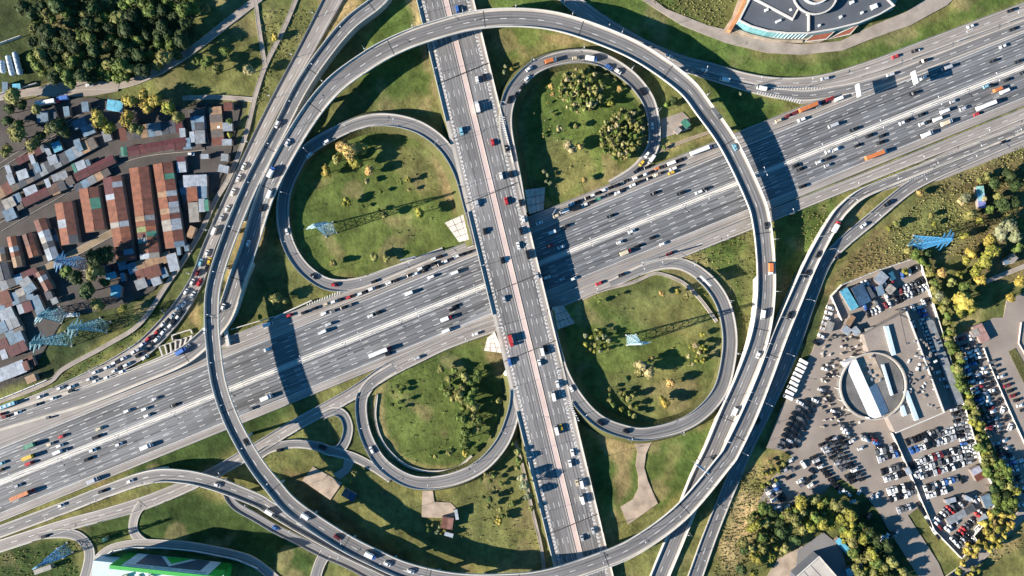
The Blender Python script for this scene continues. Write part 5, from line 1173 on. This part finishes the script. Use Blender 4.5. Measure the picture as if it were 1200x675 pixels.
# round showroom in the car yard
org = W(1040, 450); o = empty('showroom', (*org, 0))
flat = [(1012,392),(1062,365),(1106,483),(1049,507),(1040,488)]
b = prism_at(flat, -.3, 6.4, org); b.build('wall', 'wall', o); b = prism_at(flat, 6.4, 6.55, org); b.build('roof', 'yard', o); edge_wall(flat[1:4], 6.5, .8, .7, 'concrete_pale', 'parapet', o, org, False)
b = MB()                                                        # gabled white hall
(x0,y0),(x1,y1) = W(1003,421,9), W(1033,488,9); L_ = math.hypot(x1-x0,y1-y0); rz = math.atan2(y1-y0,x1-x0); hx, hy = (x0+x1)/2-org[0], (y0+y1)/2-org[1]
b.box((hx,hy,-.3), (L_,12.4,7.1), rz=rz); b.build('hall_wall', 'white', o)
ca, sa = math.cos(rz), math.sin(rz)
def loc(u, v, z): return (hx+u*ca-v*sa, hy+u*sa+v*ca, z)
for k, (v0, v1, z0_, z1_) in enumerate(((-6.6,0,6.9,9.2),(0,6.6,9.2,6.9))):
    for j in range(6):
        if k == 1 and j < 3: continue
        ua, ub = -L_/2+j*L_/6+.03, -L_/2+(j+1)*L_/6-.03; q = MB(); q.v = [loc(ua,v0,z0_),loc(ub,v0,z0_),loc(ub,v1,z1_),loc(ua,v1,z1_)]; q.v += [(x,y,z-.2) for x,y,z in q.v]
        q.f = [(0,1,2,3),(7,6,5,4),(0,4,5,1),(1,5,6,2),(2,6,7,3),(3,7,4,0)]; q.m = [0]*6; q.build('hall_roof_panel', 'hall', o)
q = MB(); p_ = loc(-L_/4,7,0); q.box((p_[0],p_[1],-.3), (L_/2,11,7.2), rz=rz); q.build('annex', 'tan', o)
for k in range(9):
    p_ = loc(random.uniform(-L_/2,0), random.uniform(3,11), 6.9); q = MB(); q.box(p_, (random.uniform(.8,2),random.uniform(.8,1.6),.8), rz=rz); q.build('roof_unit', 'steel', o)
ring = [(1022.5+38.5*math.cos(t), 452.5+39*math.sin(t)) for t in np.linspace(0, 2*math.pi, 66, endpoint=False)]
edge_wall(ring, 7.4, .9, .8, 'concrete', 'ring_canopy', o, org)
b = prism_at([(1022.5+36.5*math.cos(t), 452.5+37*math.sin(t)) for t in np.linspace(0, 2*math.pi, 48, endpoint=False)], -.3, 6.72, org); b.build('ring_shade_disc', 'ring_shade', o)  # added dark disc: shadow and dark cars inside the ring put into its colour
for k in range(0, 66, 4):
    X, Y = W(*ring[k], 7.4); q = MB(); q.bar((X-org[0],Y-org[1],-.3), (X-org[0],Y-org[1],7.3), .2, n=6); q.build('ring_column', 'concrete_pale', o)
for p, q2, wd in (((1038,382),(1047,416),4.5),((1034,427),(1045,463),2.5),((1061,458),(1074,492),4.5),((1056,475),(1060,487),4.5)):
    (x0,y0),(x1,y1) = W(*p,7.2), W(*q2,7.2); q = MB(); q.box(((x0+x1)/2-org[0],(y0+y1)/2-org[1],6), (math.hypot(x1-x0,y1-y0), wd*S, 2.2), rz=math.atan2(y1-y0,x1-x0)); q.build('rooftop_shed', 'iceblue', o)
for k in range(55):
    x, y = random.uniform(1062,1098), random.uniform(395,480)
    q = MB(); X, Y = W(x,y,6.5); q.box((X-org[0],Y-org[1],6.5), (random.uniform(.6,2.6),random.uniform(.5,1.4),random.uniform(.4,1.4)), rz=random.uniform(0,3)); q.build('roof_unit', random.choice(['steel','white','roof_grey','wall']), o)
X, Y = W(1061,364,12); b = MB(); b.bar((X-org[0],Y-org[1],5), (X-org[0]-2,Y-org[1]-38*S,17), .2, n=5); b.bar((X-org[0],Y-org[1],0),(X-org[0],Y-org[1],12),.3,n=6); b.build('mast', 'joint', o)
reg(o, 'flat-roofed showroom with white gabled hall inside a pale ring canopy', 'building', pos=(1040,450))
# clutter of market stalls on the yard left of the showroom
for k in range(120):
    x, y = random.uniform(962,1010), random.uniform(392,500)
    if (x-1022)**2+(y-452)**2 < 43**2: continue
    X, Y = W(x, y); hh = random.uniform(.6,1.6); q = MB(); q.box((0,0,0), (random.uniform(.8,2.4),random.uniform(.6,1.2),hh)); q.box((0,0,hh), (random.uniform(.6,1.2),.6,.3))
    ob = q.build('crate', 'shell', None, (X,Y,.05), random.uniform(0,3), random.choice([(.3,.26,.22),(.06,.06,.06),(.12,.1,.08),(.45,.43,.4)])); reg(ob, 'small crate lying on the tan yard left of the ring canopy', 'crate', 'crates on the yard')
ST = [((988,339),(1002,362),9,[CYN,CYN],'bright blue roofed stall in the top left corner of the car yard'),((1004,335),(1014,356),14,[(.03,.07,.13)]*2,'dark blue tent roof next to the bright blue stall'),((1014,338),(1022,350),9,[DGR],'dark tent roof in the crowded top corner'),((1028,322),(1037,330),13,[WHT],'large white tent in the crowded top corner of the yard'),((1040,336),(1047,342),9,[PALE],'beige cabin in the crowded top corner of the yard'),((1030,335),(1033,346),7,[BLUEG],'pale blue cabin in the crowded top corner of the yard'),((1042,325),(1048,322),9,[(.02,.10,.16)],'dark teal canopy beside the white tent'),
 ((1088.5,375),(1125,474),9,[GREY]*8,'long grey-green shed between the yard and the hedge'),((974,377),(970,389),8,[PALE],'cream truck-sized cabin by the left fence of the yard'),((988,384),(996,390),8,[WHT],'white cabin above the round showroom'),((1000,384),(1006,392),7,[WHT],'second white cabin above the round showroom'),((1018,384),(1026,410),10,[PALE,TANR,PALE],'row of cream booths above the ring canopy'),
 ((993,381),(1000,370),6,[TANR],'tan booth above the round showroom'),((1110,612),(1142,594),8,[GREY,GREY,DGR],'grey barrack in the scrap corner of the yard'),((1154,580),(1160,594),10,[BLUEG],'grey-blue roofed cabin at the right wall of the scrap corner'),((1142,548),(1150,562),11,[(.33,.33,.40),RUST2],'lilac and brown roofed cabin by the right wall'),((1108,588),(1120,585),5,[WHT],'white container in the scrap corner'),((1130,582),(1138,586),4,[WHT],'white trailer beside the lilac cabin'),((1148,612),(1156,604),6,[WHT],'white container against the bottom right wall'),
 ((1145,381),(1155,400),11,[(.33,.2,.17),(.28,.17,.15)],'pinkish-brown kiosk between the right parking lots'),((1139,392),(1147,388),8,[PALE],'cream porch beside the pinkish kiosk'),((1148,218),(1151,244),8,[(.25,.48,.44),(.25,.45,.5),(.2,.22,.45)],'turquoise container cabin on the rough ground at the right'),((800,141),(807,149),7,[GRN],'green kiosk beside the upper-right loop'),((791,150),(797,155),6,[PALE],'cream cabin beside the green kiosk'),((60,664),(40,671),5,[PALE],'cream cabin at the bottom left under the blue pylon'),((534,597),(536,609),3,[WHT],'white container beside the middle gravel pad'),((521,625),(531,628),4,[WHT],'white container below the middle gravel pad'),((517,612),(531,614),13,[(.16,.07,.05),(.2,.1,.08)],'reddish equipment cabin below the middle gravel pad'),((402,576),(416,584),9,[(.12,.10,.10),(.05,.08,.14)],'dark cabin beside the left gravel pad'),((120,634),(125,631),4,[GRN],'small green kiosk on the lawn at the bottom left'),((1183,300),(1190,306),9,[PALE],'pale round-roofed pavilion at the right edge'),((1176,308),(1184,304),6,[BLUEG],'pale blue pavilion at the right edge'),((981,632),(1000,653),6,[CYN,CYN,CYN],'bright blue trailer roof beside the bottom building'),((992,672),(1012,664),9,[CYN,PALE],'blue and grey roofed shed at the bottom edge'),((1062,548),(1066,556),5,[WHT],'white gatehouse on the dividing wall')]
for p, q2, wd, cols, lb in ST:
    shed(p, q2, wd, cols, lb, random.uniform(2.6,3.4), .45, True, cat='cabin', name='cabin')
# grey block at the bottom edge
org = W(955,670); o = empty('warehouse', (*org,0)); pts = [(933,676),(960,652),(981,676),(985,700),(930,700)]
b = prism_at(pts, -.3, 9, org); b.build('wall', 'roof_grey', o); b = prism_at(pts, 9, 9.2, org); b.build('roof', 'concrete', o); edge_wall(pts[:3], 9.1, .5, .5, 'concrete_pale', 'parapet', o, org, False)
for t in (.3,.6): 
    q = MB(); (x0,y0),(x1,y1) = W(933+27*t,676-24*t,9), W(955+27*t,700-24*t,9); q.box(((x0+x1)/2-org[0],(y0+y1)/2-org[1],9.2),(math.hypot(x1-x0,y1-y0),.2,.12),rz=math.atan2(y1-y0,x1-x0)); q.build('roof_seam','roof_grey',o)
reg(o, 'grey flat-roofed warehouse with blue walls at the bottom edge', 'building', pos=(955,668))
# tall green store at the bottom left
F0, F1 = Vector(W(150.5,647)), Vector(W(272,660)); d = (F1-F0); FL = d.length; d.normalize(); nrm = Vector((-d.y, d.x)); FH = 21
o = empty('green_store', (F0.x, F0.y, 0), math.atan2(d.y, d.x))      # local x along the front, -y into the building
b = MB(); b.box((FL/2,-30,-.3), (FL,60,FH*.55)); b.build('wall', 'greenwall', o); b = MB(); b.box((FL/2,-1.2,-.3), (FL,2.4,FH+.3)); b.build('sign_wall', 'greenwall', o)
b = MB(); b.box((FL/2,-31,FH*.55-.25), (FL-.6,57,.4)); b.build('roof', 'iceblue', o)
b = MB(); b.box((FL*.5,.12,.8), (FL*.8,.3,FH-1.2)); b.build('sign_board', 'iceblue', o)
b = MB(); b.box((FL*.5,.3,1.4), (FL*.60,.3,FH-6.2)); b.build('sign_field', 'slate', o)
def tri(x0_, s, m, y, nm):
    b = MB(); pts = [(x0_-s*1.15,2.2),(x0_+s*1.15,2.2),(x0_,2.2+s*1.35)]
    b.v = [(x, y, z) for x, z in pts]+[(x, y-.2, z) for x, z in pts]; b.f = [(2,1,0),(3,4,5),(0,1,4,3),(1,2,5,4),(2,0,3,5)]; b.m = [0]*5; b.build(nm, m, o)
tri(FL*.5, 9.6, 'iceblue', .62, 'emblem_edge'); tri(FL*.5, 7.2, 'greenwall', .78, 'emblem')
x = FL*.14
for k in range(26):
    w_ = random.uniform(.9,1.5)
    if k not in (8, 17):
        b = MB(); b.box((x,.34,FH-3.6), (w_,.25,2.0)); b.box((x+w_*.1,.4,FH-3.0), (w_*.35,.25,.7), m=1); b.build('letter', ['teal','iceblue'], o)
    x += 1.95
b = MB(); b.box((-9,-14,-.3), (17,20,9)); b.build('side_wing', 'iceblue', o)
for k in range(22):
    q = MB(); q.box((random.uniform(3,FL-3), random.uniform(-14,-5), FH*.55+.1), (random.uniform(1,4),random.uniform(1,2.5),random.uniform(.8,2)), rz=random.uniform(0,1)); q.build('roof_unit', random.choice(['white','steel','roof_grey','concrete']), o)
reg(o, 'tall green and ice-blue store front with a triangle emblem at the bottom left', 'building', pos=(205,660))

# piers under the open flyovers, kept clear of the roads below
for key in 'ABL':
    r = ROADS[key]; s = 12
    while s < r.q[-1]-5:
        for ds in (0, 4, -4, 8, -8, 11):
            i = int((s+ds)/(r.q[1]-r.q[0]))
            if not 0 <= i < len(r.D) or r.fill[i] > .4 or r.D[i,2] < 3: continue
            X, Y, z = r.D[i,:3]; ok = True
            for k2, r2 in ROADS.items():
                if k2 == key: continue
                dd = np.hypot(r2.D[:,0]-X, r2.D[:,1]-Y); j = int(np.argmin(dd))
                if k2 == 'highway': 
                    dd_m = abs((X-W(*hwl(0))[0])*math.sin(R(22.1))*-1+(Y-W(*hwl(0))[1])*math.cos(R(22.1)))
                    if 1.2 < dd_m < 26: ok = False
                elif dd[j] < r2.hw[j]+1.4 and r2.D[j,2] < z: ok = False
            if ok:
                a = math.atan2(r.T[i,1], r.T[i,0]); b = MB(); b.box((X,Y,-.6), (1.6,2.6,z-1.6+.6), rz=a); b.box((X,Y,z-2.6), (1.8,r.hw[i]*1.5,1.0), rz=a); b.build('pier', 'concrete', r.root); break
        s += 30
# ------------------------------------------------------------------ labels: look-alikes told apart by their order along the picture
def ordinal(n):
    w_ = ['first','second','third','fourth','fifth','sixth','seventh','eighth','ninth','tenth']
    return w_[n-1] if n <= 10 else f"{n}{'th' if 10 <= n%100 <= 20 else {1:'st',2:'nd',3:'rd'}.get(n%10,'th')}"
groups = {}
for o, base, pos, ax in REG: groups.setdefault(base, []).append((pos, o))
for base, L in groups.items():
    if len(L) == 1: L[0][1]['label'] = base; continue
    xs = [p[0] for p, _ in L]; ys = [p[1] for p, _ in L]
    vert = max(ys)-min(ys) > 1.1*(max(xs)-min(xs)); L.sort(key=lambda t: t[0][1] if vert else t[0][0])
    for k, (p, o) in enumerate(L):
        if k == 0: s = 'topmost' if vert else 'leftmost'
        elif k == len(L)-1: s = 'lowest' if vert else 'rightmost'
        else: s = ordinal(k+1)+(' from the top' if vert else ' from the left')
        o['label'] = f'{base}, {s}'
print('objects', len(bpy.data.objects), 'labels', len(REG), 'tris', sum(len(m.polygons) for m in bpy.data.meshes))
